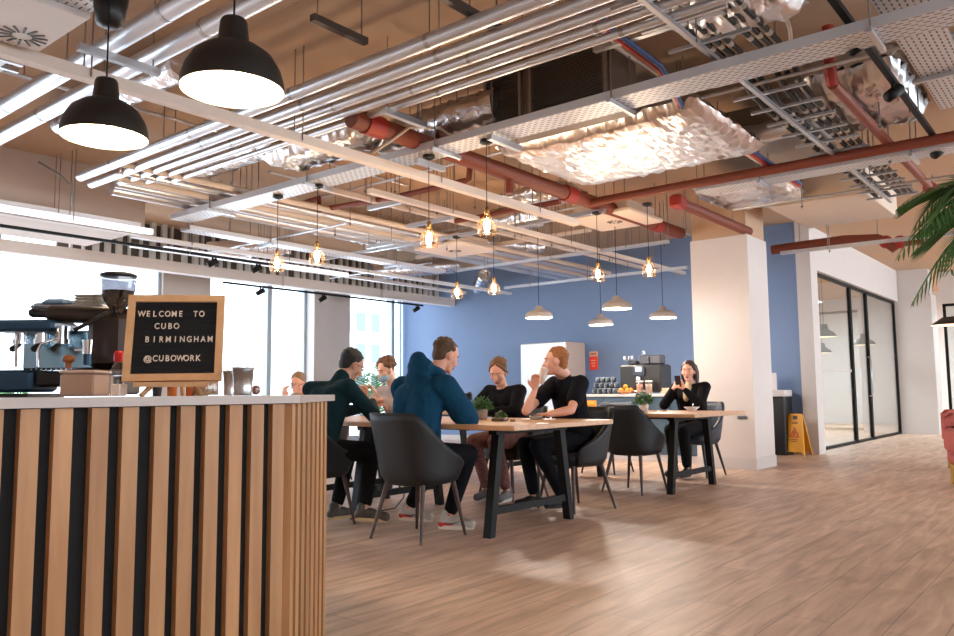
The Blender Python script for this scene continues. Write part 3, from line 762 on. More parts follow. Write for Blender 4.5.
# ------------------------------------------------------------------ pink chairs at right edge, lamp, palms
def pink(label, loc, rz):
    t = thing('velvet_armchair', label, 'armchair', loc, rz, 'pink velvet seats at the right edge')
    MB().rbox((0, 0, .34), (.70, .70, .30), .05).build('seat', M_PINK, t)
    m_ = MB(); m_.rbox((-.30, 0, .52), (.14, .74, .40), .05); m_.rbox((.02, .32, .45), (.62, .12, .28), .05); m_.rbox((.02, -.32, .45), (.62, .12, .28), .05)
    m_.build('backrest', M_PINK, t)
    for a in (-1, 1):
        for b in (-1, 1): MB().cyl((a*.28, b*.28, .19), (a*.29, b*.29, 0), .05, .045, 14).build('leg', M_GOLD, t)
pink('pink velvet armchair with gold feet, nearer the camera at the right edge', (9.35, 1.0, 0), rad(200))
pink('pink velvet armchair with gold feet, behind the nearer pink armchair', (11.2, 1.3, 0), rad(200))
def frond(mb, base, d, L, droop, wid, n=22):
    d = V(d).normalized(); side = d.cross(V((0, 0, 1))).normalized(); pts = []
    for i in range(n+1):
        f = i/n; pts.append(base+d*(L*f)+V((0, 0, -droop*f*f*L)))
    mb.tube(pts, .004, 5, [.006*(1-i/n)+.0015 for i in range(n+1)])
    for i in range(3, n+1):
        f = i/n; tdir = (pts[i]-pts[i-1]).normalized(); ll = wid*math.sin(PI*min(1, .18+f*.82))**.7+.05
        for s_ in (-1, 1):
            o = (side*s_*.85+tdir*.9+V((0, 0, -.28-.25*f))).normalized(); a = pts[i]; b = a+o*ll; m1 = a+o*ll*.45; wv = tdir*.014; dp = V((0, 0, -.05*ll))
            mb.add([a, m1+wv, b+dp, m1-wv, m1+V((0, 0, .006))], [(0, 1, 4), (1, 2, 4), (2, 3, 4), (3, 0, 4)])
pb = U(1018, 196, D=4.2)
t = thing('kentia_palm', 'tall dark green palm reaching in from the right edge', 'palm', (pb.x, pb.y, 0))
MB().lathe([(0, 0), (.17, 0), (.22, .4), (.2, .4), (.18, .36), (0, .36)], n=26).build('pot', M_TERR, t)
for k in range(5): 
    a = 2*PI*k/5; MB().tube([(.04*math.cos(a), .04*math.sin(a), .36), (.05*math.cos(a), .05*math.sin(a), 1.2), (.02*math.cos(a), .02*math.sin(a), pb.z)], .012, 7).build('stem', M_LEAF2, t)
lf = -rt; 
for k, (side_, dep, upz, L, dr) in enumerate(((1, .1, 1.0, .75, .9), (1, -.3, .6, .68, .75), (1, .3, .75, .70, .6), (1, -.1, .2, .6, .55), (1, .5, .1, .5, .6), (1, .0, .45, .72, .85), (1, -.5, .05, .62, .75), (1, .2, -.2, .55, .8), (.9, -.2, 1.5, .6, 1.1), (.6, -.6, 1.3, .8, .9), (.5, .7, 1.2, .8, 1.), (-.6, .3, .8, .8, .8), (-.8, -.4, .6, .8, .7), (1, .1, -.3, .45, .5))):
    d = lf*side_+V((fw.x, fw.y, 0))*dep+V((0, 0, upz))
    m_ = MB(); frond(m_, V((0, 0, pb.z)), d, L, dr, .25); m_.build('frond', M_LEAF2, t)
# black lamp at the right edge
q = U(951, 325, D=8.5)
t = thing('wall_lamp', 'black flat lamp with white lit underside at the right edge', 'lamp', (q.x, q.y, 0))
MB().tube([(.5, -.35, q.z+.15), (0, 0, q.z+.08)], .012).build('arm', M_BLACKM, t)
MB().tube([(.5, -.35, 0), (.5, -.35, q.z+.15)], .014).build('stand', M_BLACKM, t)
MB().lathe([(0, q.z+.09), (.08, q.z+.085), (.2, q.z+.0)], n=30).build('shade', M_BLACK, t)
MB().lathe([(.195, q.z+.0), (0, q.z+.002)], n=30).build('diffuser', M_LAMPIN, t)
MB().lathe([(0, 0), (.15, 0), (.15, .02), (0, .025)], c=(.5, -.35, 0), n=24).build('base', M_BLACKM, t)
# plant in front of the far window
pw = U(372, 420, Y=10.2)
t = thing('indoor_palm', 'feathery green palm standing in front of the far window', 'palm', (pw.x, pw.y, 0))
MB().lathe([(0, 0), (.2, 0), (.25, .4), (.23, .4), (.2, .36), (0, .36)], n=24).build('pot', M_POTW, t)
ML3 = mat('bright_palm_leaf', (96, 158, 96), .5, var=.3, vscale=9)
for k in range(16):
    a = 2*PI*k/16; m_ = MB(); frond(m_, V((0, 0, .4)), (math.cos(a)*.5, math.sin(a)*.5, .9+.7*(k % 3)), 1.15+.22*(k % 3), .28, .24, 20); m_.build('frond', ML3, t)
# shrubs outside the left window
for k, (px, Y) in enumerate(((4, 15.4), (-14, 13.6))):
    q = U(px, 395, Y=Y)
    t = thing('shrub', ('green shrub outside the window behind the espresso machine', 'green shrub outside the window, at the left edge of the picture')[k], 'shrub', (q.x, q.y, -.1))
    MB().cyl((0, 0, 0), (0, 0, .5), .05, .03).build('stem', M_SOIL, t)
    bush(t, (0, 0, .55), .62, 700, mat('shrub_leaf', (84, 142, 70), .5, var=.3), 'foliage', .16)
# office block seen through the far window
ob = U(362, 330, Y=42)
t = thing('office_building', 'white office block seen through the far window', 'building', (ob.x, 42, -12))
MB().bb((-5.2, 0, 0), (2.3, 8, 20.0)).build('wall', mat('white_facade', (248, 248, 250), .7), t)
mw = mat('facade_window', (100, 108, 118), .3)
for i in range(5):
    for j in range(6):
        MB().bb((-4.9+i*1.45, -.04, 6.2+j*2.25), (-4.9+i*1.45+.85, -.01, 6.2+j*2.25+1.35)).build('window', mw, t)
MB().bb((-5.4, -.2, 20.), (2.5, 8.2, 20.4)).build('parapet', mat('white_facade', (248, 248, 250), .7), t)

# ------------------------------------------------------------------ ceiling services
def perf(name, along):
    m = bpy.data.materials.new(name); m.use_nodes = True
    nt = m.node_tree; N = nt.nodes; L = nt.links; b = N['Principled BSDF']
    tc = N.new('ShaderNodeTexCoord'); mp = N.new('ShaderNodeMapping')
    if along == 'Y': mp.inputs['Rotation'].default_value = (0, 0, rad(90))
    L.new(tc.outputs['Object'], mp.inputs['Vector'])
    br = N.new('ShaderNodeTexBrick'); br.inputs['Scale'].default_value = 1
    br.inputs['Brick Width'].default_value = .062; br.inputs['Row Height'].default_value = .034; br.inputs['Mortar Size'].default_value = .0125; br.inputs['Mortar Smooth'].default_value = .1
    br.inputs['Color1'].default_value = srgb((120, 112, 106)); br.inputs['Color2'].default_value = srgb((84, 78, 74)); br.inputs['Mortar'].default_value = srgb((214, 214, 218))
    L.new(mp.outputs[0], br.inputs['Vector']); L.new(br.outputs['Color'], b.inputs['Base Color'])
    b.inputs['Metallic'].default_value = .45; b.inputs['Roughness'].default_value = .38
    return m
M_PERFX = perf('perforated_tray_x', 'X'); M_PERFY = perf('perforated_tray_y', 'Y')
M_ROD = mat('threaded_rod', (150, 140, 134), .4, metal=.7)
def rods(t, pts, zt=None):
    o = V(t.location)
    for p in pts:
        MB().cyl(V(p)-o, V((p[0], p[1], SLAB))-o, .005, .005, 6, False).build('hanger_rod', M_ROD, t)
def run(name, label, cat, axis, a, b, c, z, m, r=.05, kind='pipe', w=.3, h=.05, group=None, hang=1.3, clips=0, off=0.):
    """a straight service run along the X or Y axis from a to b at the other coordinate c"""
    P = (lambda s_, c_=0, z_=0: V((s_, c+c_, z+z_))) if axis == 'X' else (lambda s_, c_=0, z_=0: V((c+c_, s_, z+z_)))
    mid_ = P((a+b)/2)
    t = thing(name, label, cat, mid_, 0, group)
    l = P(a)-mid_; e = P(b)-mid_; mb = MB()
    D = (lambda L_, w_, h_: (L_, w_, h_)) if axis == 'X' else (lambda L_, w_, h_: (w_, L_, h_))
    ln = abs(b-a); C_ = (lambda c_, z_: V((0, c_, z_))) if axis == 'X' else (lambda c_, z_: V((c_, 0, z_)))
    if kind == 'pipe': mb.cyl(l, e, r, r, 16).build('pipe', m, t)
    elif kind == 'tray':
        mb.box(C_(0, 0), D(ln, w, .004)); mb.box(C_(-w/2, h/2), D(ln, .004, h)); mb.box(C_(w/2, h/2), D(ln, .004, h)); mb.build('tray', m, t)
    elif kind == 'beam': mb.box(C_(0, 0), D(ln, w, h)).build('channel', m, t)
    if hang:
        n = max(1, int(ln/hang)); 
        for i in range(n):
            s_ = min(a, b)+ln*(i+.5)/n
            if kind == 'pipe': rods(t, [P(s_, 0, r*.9)])
            else: rods(t, [P(s_, -w/2-.01, -.02), P(s_, w/2+.01, -.02)])
            if kind == 'tray': MB().box(P(s_, 0, -.022)-mid_, D(.03, w+.1, .03)).build('support_bracket', M_GALV, t)
    if clips:
        n = int(ln/clips)
        for i in range(n):
            s_ = min(a, b)+ln*(i+.5)/n; q = P(s_)-mid_; ax = (P(s_+.015)-P(s_-.015))/2
            MB().cyl(q-ax, q+ax, r*1.06, r*1.06, 16).build('joint_band', M_STEEL, t)
    return t
# cable tray along the first table (carries the first row of bulbs)
run('cable_tray', 'perforated steel cable tray running across the middle of the ceiling above the first table', 'cable tray', 'Y', 8.25, -1.5, 4.78, 2.975, M_PERFY, kind='tray', w=.26, h=.06, hang=1.4)
run('conduit_rail', 'slim white rail beside the sprinkler pipe above the second table', 'ceiling rail', 'Y', 9.1, 4.3, 7.58, 2.985, M_GALV, kind='beam', w=.06, h=.04, hang=1.6)
run('cable_tray', 'perforated steel tray beneath the long red pipe at the right', 'cable tray', 'Y', 3.2, .6, 7.62, 3.0, M_PERFY, kind='tray', w=.25, h=.06, hang=1.2)
t = run('sprinkler_pipe', 'long dark red pipe crossing in front of the column top', 'pipe', 'Y', 4.45, .55, 7.40, 3.05, M_RED, r=.045, hang=1.5)
MB().cyl((0, 1.95, -.0), (0, 1.95, .13), .04, .04).build('riser', M_RED, t)
# bundle of clad pipes, running towards the windows and turning along them
XB = [3.42, 3.62, 3.78, 3.93, 4.08]; RB = [.048, .044, .034, .030, .026]; YE = [7.75, 7.95, 7.7, 7.5, 7.3]
NB = ['outermost', 'second', 'third', 'fourth', 'innermost']
for i, (x, r) in enumerate(zip(XB, RB)):
    run('clad_pipe', 'silver clad pipe in the diagonal bundle of five, %s from the pendant lamps' % ('nearest', 'second', 'third', 'fourth', 'farthest')[i], 'pipe', 'Y', YE[i], -1.5, x, 3.12, M_PIPE, r=r, hang=2.6, clips=1.3, group='silver pipe bundle')
for i, y in enumerate((7.02, 7.26, 7.48, 7.72, 8.0)):
    run('branch_pipe', 'pale pipe of the five running along the window side, %s from the tables' % ('nearest', 'second', 'third', 'fourth', 'farthest')[i], 'pipe', 'X', 3.45+.1*i, 12.5, y, 3.12, (M_CREAM if i in (0, 2) else M_PIPE), r=(.035, .04, .05, .05, .06)[i], hang=2.4, group='pipes along the window side')
# two large clad pipes over the lamps
for i, x in enumerate((2.20, 2.45)):
    run('ventilation_pipe', ('large silver pipe at the far left of the ceiling, left of its twin', 'large silver pipe passing just above the two black pendant lamps')[i], 'pipe', 'Y', 9.0, -1, x, 3.12, M_PIPE, r=.058, hang=2.2, clips=1.1)
# trays at far left
run('cable_tray', 'wide perforated white tray at the upper left corner', 'cable tray', 'Y', 9, -1, 1.62, 2.93, M_PERFY, kind='tray', w=.22, h=.05, hang=1.5)
run('cable_tray', 'narrow perforated tray above the black ceiling speaker at the upper left', 'cable tray', 'Y', 8.5, -1, 1.93, 3.2, M_PERFY, kind='tray', w=.15, h=.05, hang=1.7)
run('cable_trunking', 'pale pink square trunking crossing under the silver pipe bundle', 'trunking', 'X', 1.3, 7.6, 4.69, 2.9, M_CREAM, kind='beam', w=.08, h=.07, hang=1.3)
run('cable_trunking', 'cream trunking running under the ceiling between the bulb rows', 'trunking', 'X', 5.2, 12.4, 5.55, 2.95, M_CREAM, kind='beam', w=.07, h=.05, hang=2.2)
run('cable_trunking', 'thin cream trunking nearest the windows above the bulbs', 'trunking', 'X', 4.9, 12.4, 6.25, 3.1, M_CREAM, kind='beam', w=.05, h=.05, hang=2.4)
# big red pipe
t = run('sprinkler_main', 'large red oxide pipe descending across the centre of the ceiling', 'pipe', 'X', 3.95, 9.8, 4.42, 3.08, M_RED, r=.075, hang=1.4)
for s_, nm in ((-2.7, 'coupling'), (0.15, 'coupling'), (2.2, 'coupling')):
    MB().cyl((s_-.09, 0, 0), (s_+.09, 0, 0), .088, .088, 16).build('coupling', M_REDF, t)
MB().cyl((-.9, 0, 0), (-.9, 0, -.2), .04, .04).build('branch', M_RED, t)
t = thing('sprinkler_branch', 'small red pipe stepping down and running behind the bulb cords', 'pipe', (5.9, 5.2, 3.0))
q = [U(x, y, X=5.95)-V((5.9, 5.2, 3.0)) for x, y in ((300, 204), (319, 198), (320, 210), (336, 207), (400, 196), (465, 181), (469, 179), (470, 167))]
MB().tube(q, .03, 10).build('pipe', M_RED, t); rods(t, [V((5.95, 6.4, 3.04)), V((5.95, 5.1, 3.04))])
t = run('sprinkler_branch', 'thin red pipe low behind the far row of bulbs', 'pipe', 'Y', 5.9, 4.45, 6.9, 2.98, M_RED, r=.03, hang=1)
t = run('sprinkler_branch', 'red pipe running away from the foil duct at the upper right', 'pipe', 'X', 5.75, 9.4, 1.42, 3.12, M_RED, r=.04, hang=1.3)
MB().tube([(-1.82, 0, 0), (-1.87, .0, .05), (-1.88, 0, .4)], .04, 10).build('riser', M_REDF, t)
MB().ell((1.85, 0, -.01), (.07, .07, .06)).build('end_valve', M_REDF, t)
q = [U(x, y, X=11.2) for x, y in ((772, 250), (800, 246), (845, 240), (878, 239), (886, 242), (893, 248), (900, 242), (925, 239))]
t = thing('sprinkler_main', 'red pipe with bent fittings crossing the blue wall right of the column', 'pipe', q[3])
MB().tube([p-q[3] for p in q], .065, 12).build('pipe', M_RED, t)
for k in (4, 6): MB().ell(q[k]-q[3], .085).build('coupling', M_REDF, t)
rods(t, [q[1]+V((0, 0, .05)), q[3]+V((0, 0, .05))])
t = run('sprinkler_main', 'red pipe ending at a bright red valve beside the ceiling cassette', 'pipe', 'X', 7.9, 10., 3.58, 3.02, M_RED, r=.06, hang=1.)
MB().rbox((-1.05, 0, 0), (.18, .14, .14), .02).build('valve', M_REDF, t)
# thin rails further back
for x, a, b, z, lb in ((9.6, 8.2, 4.5, 2.95, 'slim white rail just in front of the blue wall, left of the column'), (11.3, 8.5, 5.0, 2.86, 'lower white rail close to the blue wall behind the bulbs'), (11.0, 3.5, 1.0, 2.86, 'long white rail crossing right of the column'), (9.3, 8.8, 5.5, 3.2, 'pinkish cable rail above the four grey pendant lamps')):
    run('conduit_rail', lb, 'ceiling rail', 'Y', a, b, x, z, M_GALV if 'pink' not in lb else M_CREAM, kind='beam', w=.06, h=.045, hang=1.1)
for y, a, b, z, lb in ((8.85, -1., 4.6, 2.98, 'white batten rail along the beige bulkhead, far left'), (9.2, 4.7, 12.4, 2.92, 'silver rail over the windows, nearest the room'), (10.2, 5.2, 12.2, 3.0, 'silver rail over the windows, nearest the glass'), (8.5, 4.6, 11.2, 3.3, 'flat white duct strip above the window side pipes')):
    run('conduit_rail', lb, 'ceiling rail', 'X', a, b, y, z, mat('white_rail', (232, 232, 234), .4, metal=.2), kind='beam', w=.09, h=.05, hang=1.5)
run('cable_basket', 'narrow cable basket along the window side beyond the tray end', 'cable tray', 'X', 4.9, 9.4, 8.35, 2.9, M_PERFX, kind='tray', w=.2, h=.05, hang=1.6)
for k, (ax, a, b, c, z, lb) in enumerate((('X', 4.9, 12., 6.75, 3.3, 'thin silver conduit above the bulbs, nearest the tables'), ('X', 5.6, 12., 5.0, 3.38, 'thin silver conduit crossing behind the red main'), ('Y', 8.0, 2.9, 6.1, 3.36, 'thin silver conduit crossing over the foil sheet'), ('Y', 8.6, 4.4, 8.4, 3.3, 'thin silver conduit between second row bulbs and the wall'), ('Y', 3.4, .6, 9.0, 3.1, 'thin silver conduit in front of the column head'), ('X', 3.2, 8.4, 2.6, 3.4, 'thin silver conduit beside the red and blue cables'), ('Y', 3.0, .5, 5.6, 3.2, 'thin silver conduit under the upper right foil box'), ('X', 1.5, 6.5, 6.3, 3.4, 'thin silver conduit above the silver pipe bundle'), ('Y', 9.6, 7.0, 6.2, 3.0, 'thin silver conduit towards the windows, left'), ('Y', 10.6, 8.2, 9.0, 3.0, 'thin silver conduit towards the windows, right'))):
    run('steel_conduit', lb, 'conduit', ax, a, b, c, z, M_GALV, r=.014, hang=1.5)
# small strut pieces, each with its rods
for k, (px, py, z, ax, ln) in enumerate(((405, 118, 3.05, 'X', .45), (505, 143, 2.93, 'X', .4), (430, 165, 2.9, 'X', .35), (120, 60, 3.0, 'X', .5), (385, 205, 2.95, 'Y', .5), (380, 245, 2.9, 'Y', .5), (430, 222, 2.95, 'Y', .7), (340, 30, 3.3, 'X', .45), (470, 12, 3.2, 'X', .6), (655, 30, 3.3, 'Y', .9), (690, 150, 3.2, 'X', .5), (560, 95, 3.35, 'Y', .5))):
    q = U(px, py, Z=z)
    t = thing('strut_bracket', 'short grey strut hung on two rods, %s' % ('below the pipe bundle near the round foil duct', 'at the left corner of the foil sheet', 'clamped beneath the middle cable tray', 'left of the nearer black pendant cord', 'beside the stepping red branch pipe', 'below the window side pipes', 'between the two rows of bulbs', 'above the pipe bundle beside the large pendant', 'dark strut at the top centre of the picture', 'under the black cable runs at the top', 'between red blue cables and silver duct', 'in front of the louvred grille')[k], 'bracket', q)
    d = (ln, .045, .045) if ax == 'X' else (.045, ln, .045)
    MB().box((0, 0, 0), d).build('strut', M_GALV if k not in (8, 7) else mat('dark_strut', (96, 88, 82), .5, metal=.4), t)
    e = V((ln/2-.04, 0, 0)) if ax == 'X' else V((0, ln/2-.04, 0))
    rods(t, [q+e, q-e])
# far left beam details: black lighting track, spot lamps
def track(label, axis, a, b, c, z, spots, dz=.035):
    t = run('lighting_track', label, 'lighting track', axis, a, b, c, z, M_BLACKM, kind='beam', w=dz, h=.035, hang=2.2)
    o = V(t.location)
    for k, s_ in enumerate(spots):
        p = V((s_, c, z)) if axis == 'X' else V((c, s_, z))
        sp = thing('track_spotlight', 'black spotlight on the %s, %s' % (label.split(',')[0].replace('black ', ''), ('first', 'second', 'third', 'fourth', 'fifth')[k]+' from the camera'), 'spotlight', p)
        MB().cyl((0, 0, -.015), (0, 0, -.06), .014, .014).build('stem', M_BLACKM, sp)
        R_ = Matrix.Rotation(rad(55), 3, 'Y') @ Matrix.Rotation(rad(20), 3, 'X')
        MB().lathe([(0, -.07), (.038, -.07), (.042, .07), (.034, .07), (.03, .0), (0, 0)], (0, 0, -.09), 18, R_).build('lamp_head', M_BLACKM, sp)
        MB().lathe([(0, .05), (.033, .05)], (0, 0, -.09), 18, R_).build('lens', mat('spot_lens', (230, 220, 205), .2), sp)
    return t
track('black lighting track at the upper right, running away overhead', 'X', 2.5, 8.0, 1.07, 3.1, (4.93, 5.9, 7.65), .04)
track('black lighting track along the windows at the left, beneath the soffit', 'X', 1.2, 7.0, 9.35, 2.84, (5.9, 6.6))
track('thin black window track, hung below the white soffit', 'X', 7.0, 11.6, 10.8, 2.74, (7.7, 9.0, 11.4), .02)
# wide tray and black cable runs at right
run('cable_tray', 'wide perforated tray at the top right corner beside the lighting track', 'cable tray', 'X', 2, 6.9, .80, 3.14, M_PERFX, kind='tray', w=.26, h=.05, hang=1.3)
run('conduit_rail', 'pale square rail along the extreme upper right', 'ceiling rail', 'X', 3, 8.5, .45, 3.14, M_GALV, kind='beam', w=.05, h=.04, hang=1.5)
M_CBL = mat('black_cable', (34, 32, 34), .5); M_TIE = mat('cable_wrap', (196, 188, 180), .5)
kk = 0
for g, y0 in enumerate((1.62, 1.88)):
    for i in range(3):
        y = y0+i*.062; kk += 1
        t = thing('power_cable', 'thick black cable on the ladder at the upper right, %s of six from the track' % ('first', 'second', 'third', 'fourth', 'fifth', 'sixth')[kk-1], 'cable', (6.3, y, 3.26), group='black cables overhead')
        MB().tube([(-3., 0, .05), (-1.0, 0, .05), (-.8, 0, .02), (-.6, 0-.03*g, -.08), (-.3, -.03*g, -.12), (3.3, -.03*g, -.12)], .021, 8).build('sheath', M_CBL, t)
        for k in range(26):
            x = -2.9+k*.235; z_ = .05 if x < -1 else (-.12 if x > -.3 else -.03); yy = 0 if x < -1 else -.03*g
            if -1 <= x <= -.3: continue
            MB().cyl((x-.03, yy, z_), (x+.03, yy, z_), .0225, .0225, 8).build('cable_wrap', M_TIE, t)
lad = run('cable_ladder', 'steel cable ladder carrying the black cables at the upper right', 'cable tray', 'X', 3.3, 9.7, 1.85, 3.08, M_GALV, kind='beam', w=.03, h=.03, hang=2)
for k in range(18): MB().box((-3.1+k*.36, -.05, .02), (.025, .52, .02)).build('rung', M_GALV, lad)
for nm, c, y, lb in (('red_cable', (206, 62, 44), 2.26, 'red cable winding down beside the blue one at the upper centre right'), ('blue_cable', (62, 84, 140), 2.20, 'blue cable winding down beside the red one at the upper centre right'), ('white_cable', (214, 200, 190), 2.32, 'white cable tied outside the red and blue ones')):
    t = thing('data_cable', lb, 'cable', (5.4, y, 3.2))
    yo = (y-2.26)
    q = [U(px, py, Z=z) for px, py, z in ((560, -20, 3.3), (614, 36, 3.3), (660, 70, 3.22), (672, 88, 3.15), (682, 112, 3.12), (690, 118, 3.12), (735, 143, 3.12), (772, 167, 3.12), (800, 186, 3.1))]
    MB().tube([p+V((yo*1.2, yo*.6, 0))-V((5.4, y, 3.2)) for p in q], .018, 8).build('sheath', mat(nm, c, .45), t)
# ducts: grille unit, round foil duct, foil sheet, right foil duct
t = thing('air_handling_unit', 'large ceiling air unit with dark louvred grilles, upper centre', 'air conditioner', (5.15, 3.3, 3.36))
g0, g1 = U(482, 100, X=4.92), U(608, 60, X=4.92)
ya, yb_ = g0.y, g1.y
MB().bb((-.2, yb_-3.3, -.26), (.2, ya-3.3, .2)).build('casing', mat('unit_casing', (128, 112, 100), .5, metal=.5), t)
wd = (ya-yb_)
for k, (f0, f1) in enumerate(((.0, .62), (.65, 1.))):
    y_0, y_1 = yb_-3.3+wd*f0+.02, yb_-3.3+wd*f1-.02
    fr = MB().bb((-.235, y_0, -.26), (-.2, y_0+.025, .18)).bb((-.235, y_1-.025, -.26), (-.2, y_1, .18)).bb((-.235, y_0, .155), (-.2, y_1, .18)).bb((-.235, y_0, -.26), (-.2, y_1, -.235)).build('grille_frame', mat('grille_frame', (150, 138, 128), .45, metal=.5), t)
    l_ = MB()
    for i in range(22): l_.box((-.212, (y_0+y_1)/2, -.225+i*.0178), (.022, y_1-y_0-.05, .004), Matrix.Rotation(rad(-40), 3, 'Y'))
    l_.build('louvre', M_DARK, t)
def crinkle(mb, amp, seed=1):
    """crumple a surface by shifting its points"""
    rnd = random.Random(seed); mb.v = [tuple(V(v)+V((rnd.gauss(0, amp), rnd.gauss(0, amp), rnd.gauss(0, amp)))) for v in mb.v]; return mb
def foilduct(label, p0, p1, r, seed, n=26, mtl=None, group=None):
    p0, p1 = V(p0), V(p1); mid_ = (p0+p1)/2
    t = thing('foil_duct', label, 'duct', mid_, 0, group); pts = [p0+(p1-p0)*i/n-mid_ for i in range(n+1)]
    rnd = random.Random(seed); rs = [r*(1+(.06 if i % 2 else -.02)+rnd.gauss(0, .02)) for i in range(n+1)]
    mb = MB(); mb.tube(pts, r, 18, rs); crinkle(mb, r*.025, seed); mb.build('foil_wrap', mtl or M_FOIL, t)
    rods(t, [p0+(p1-p0)*.25, p0+(p1-p0)*.75]); return t
def fp(px, py, z): return U(px, py, Z=z)
foilduct('round crumpled foil duct behind the middle pipes, left of the louvred unit', (4.95, 3.75, 3.3), (4.95, 5.1, 3.3), .15, 3)
foilduct('foil wrapped duct at the upper left behind the large pendant lamp', (4.4, 5.9, 3.35), (4.4, 7.3, 3.35), .14, 4)
foilduct('foil wrapped duct at the top left edge above the speaker', (3.0, 5.2, 3.42), (3.0, 7.2, 3.42), .12, 5)
foilduct('short foil duct hanging above the windows, far left', (7.6, 9.9, 3.3), (6.6, 10.6, 3.15), .14, 6)
foilduct('bent foil duct above the windows beside the blue wall', (9.9, 10.5, 3.2), (11.5, 9.8, 3.45), .15, 7)
foilduct('smooth silver duct section at the right end of the foil sheet', (6.85, 2.95, 3.24), (6.85, 1.9, 3.24), .085, 8, 10, M_PIPE)
foilduct('foil duct hanging between the two rows of bulbs', (8.3, 5.6, 3.28), (8.3, 6.5, 3.28), .16, 9)
foilduct('small foil duct on the blue wall side above the bulbs', (10.6, 7.2, 3.35), (9.3, 7.9, 3.35), .11, 10)
foilduct('foil duct low above the windows by the white soffit end', (11.6, 9.2, 3.2), (12.4, 10.0, 3.1), .13, 12)
def foilbox(label, c, d, seed, nx=26, ny=18, amp=.012, mtl=None, name='foil_insulation', cat='insulated duct'):
    t = thing(name, label, cat, c); mb = MB(); hx, hy, hz = [v/2 for v in d]; rnd = random.Random(seed); vs = []; idx = {}
    # rounded sagging pillow: bottom grid and top grid share a rim
    for s_ in (-1, 1):
        for i in range(nx+1):
            for j in range(ny+1):
                u_, v_ = -1+2*i/nx, -1+2*j/ny
                e = (1-abs(u_)**6)*(1-abs(v_)**6)
                vs.append(V((u_*hx+rnd.gauss(0, amp), v_*hy+rnd.gauss(0, amp), s_*hz*(e**.3)+rnd.gauss(0, amp*.9))))
    n1 = (nx+1)*(ny+1); fs = []
    for i in range(nx):
        for j in range(ny):
            a = i*(ny+1)+j; fs.append((a, a+1, a+ny+2, a+ny+1)); fs.append((n1+a, n1+a+ny+1, n1+a+ny+2, n1+a+1))
    mb.add(vs, fs, True); mb.build('foil_wrap', mtl or M_FOILL, t)
    rods(t, [V(c)+V((hx*.7, hy*.8, 0)), V(c)+V((-hx*.7, -hy*.8, 0)), V(c)+V((-hx*.7, hy*.8, 0))])
    return t
foilbox('large crumpled foil sheet catching the light in the centre of the ceiling', (6.2, 3.25, 3.16), (1.5, 1.9, .2), 21, 36, 40, .008)
foilbox('foil wrapped box duct behind the lighting track, upper right', (6.75, 1.45, 3.36), (1.25, .75, .34), 22, 26, 18, .012)
foilbox('foil wrapped box duct above the wide tray at the top right', (4.3, 1.75, 3.42), (1.5, .8, .24), 23, 24, 18, .012)
foilbox('foil wrapped duct in front of the column head', (8.9, 3.15, 3.28), (1.1, .95, .24), 24, 22, 20, .013)
foilbox('foil wrapped duct end beside the pipe bundle over the window side', (4.55, 5.5, 3.25), (.45, 1.3, .26), 25, 14, 24, .012)
foilbox('small foil bundle hanging over the second table', (7.3, 4.95, 3.2), (.5, .9, .16), 26, 16, 18, .012)
foilbox('pale foil duct along the far windows', (8.6, 8.9, 3.42), (3.6, .4, .2), 27, 44, 8, .012)
t = thing('plasterboard_duct', 'flat grey duct with pale underside right of the foil sheet', 'duct', (7.55, 2.35, 3.42))
MB().rbox((0, 0, 0), (1.3, .6, .2), .01).build('duct_wall', mat('duct_grey', (170, 160, 150), .5, metal=.4), t)
MB().rbox((0, -.33, -.06), (1.2, .03, .06), .005).build('flange', M_DARK, t)
t = thing('plasterboard_duct', 'flat pale box duct above the foil duct at the column head', 'duct', (10.3, 2.6, 3.34))
MB().rbox((0, 0, 0), (1.6, 1.1, .34), .01).build('duct_wall', mat('duct_cream', (226, 208, 190), .5), t)
t = thing('grey_duct', 'smooth grey box duct at the extreme upper right', 'duct', (7.6, .4, 3.4))
MB().rbox((0, 0, 0), (1.6, .9, .24), .01).build('duct_wall', mat('duct_bluegrey', (150, 152, 158), .45, metal=.4), t)
# ceiling cassettes
def slots(parent, c, r, n, z, ln=.045, wd=.012, squash=1.):
    m_ = MB()
    for k in range(n):
        a = 2*PI*k/n; R_ = Matrix.Rotation(a, 3, 'Z'); m_.box(V(c)+V((math.cos(a)*r, math.sin(a)*r, z)), (ln, wd, .004), R_)
    m_.build('air_slots', M_BLACK, parent)
cz = 2.9
ca = U(88, 66, Z=cz)
t = thing('ceiling_diffuser', 'large white square diffuser with a ring of black slots, top left corner', 'air diffuser', (1.27, 4.27, cz+.02))
MB().rbox((0, 0, 0), (1.0, .62, .04), .01).build('panel', mat('diffuser_white', (232, 228, 228), .5), t)
dc = U(22, 36, Z=cz)
slots(t, (dc.x-1.27, dc.y-4.27, 0), .085, 14, -.022, .075, .012)
rods(t, [(1.6, 4.1, cz+.04), (1.6, 4.45, cz+.04)])
q = U(615, 223, Z=3.0)
t = thing('ceiling_cassette', 'square pale cassette with small black slots above the second table', 'air conditioner', q)
MB().rbox((0, 0, .04), (.85, .85, .05), .01).rbox((0, 0, .12), (.7, .7, .14), .01).build('panel', mat('cassette_cream', (240, 222, 206), .5), t)
slots(t, (0, 0, 0), .07, 10, .012, .05, .014)
rods(t, [q+V((.3, .3, .15)), q+V((-.3, -.3, .15))])
q = U(455, 252, Z=3.02)
t = thing('ceiling_cassette', 'square pale cassette farther back between the bulb rows', 'air conditioner', q)
MB().rbox((0, 0, .04), (.85, .85, .05), .01).rbox((0, 0, .12), (.7, .7, .14), .01).build('panel', mat('cassette_cream', (240, 222, 206), .5), t)
slots(t, (0, 0, 0), .07, 10, .012, .05, .014); rods(t, [q+V((.3, .3, .15)), q+V((-.3, -.3, .15))])
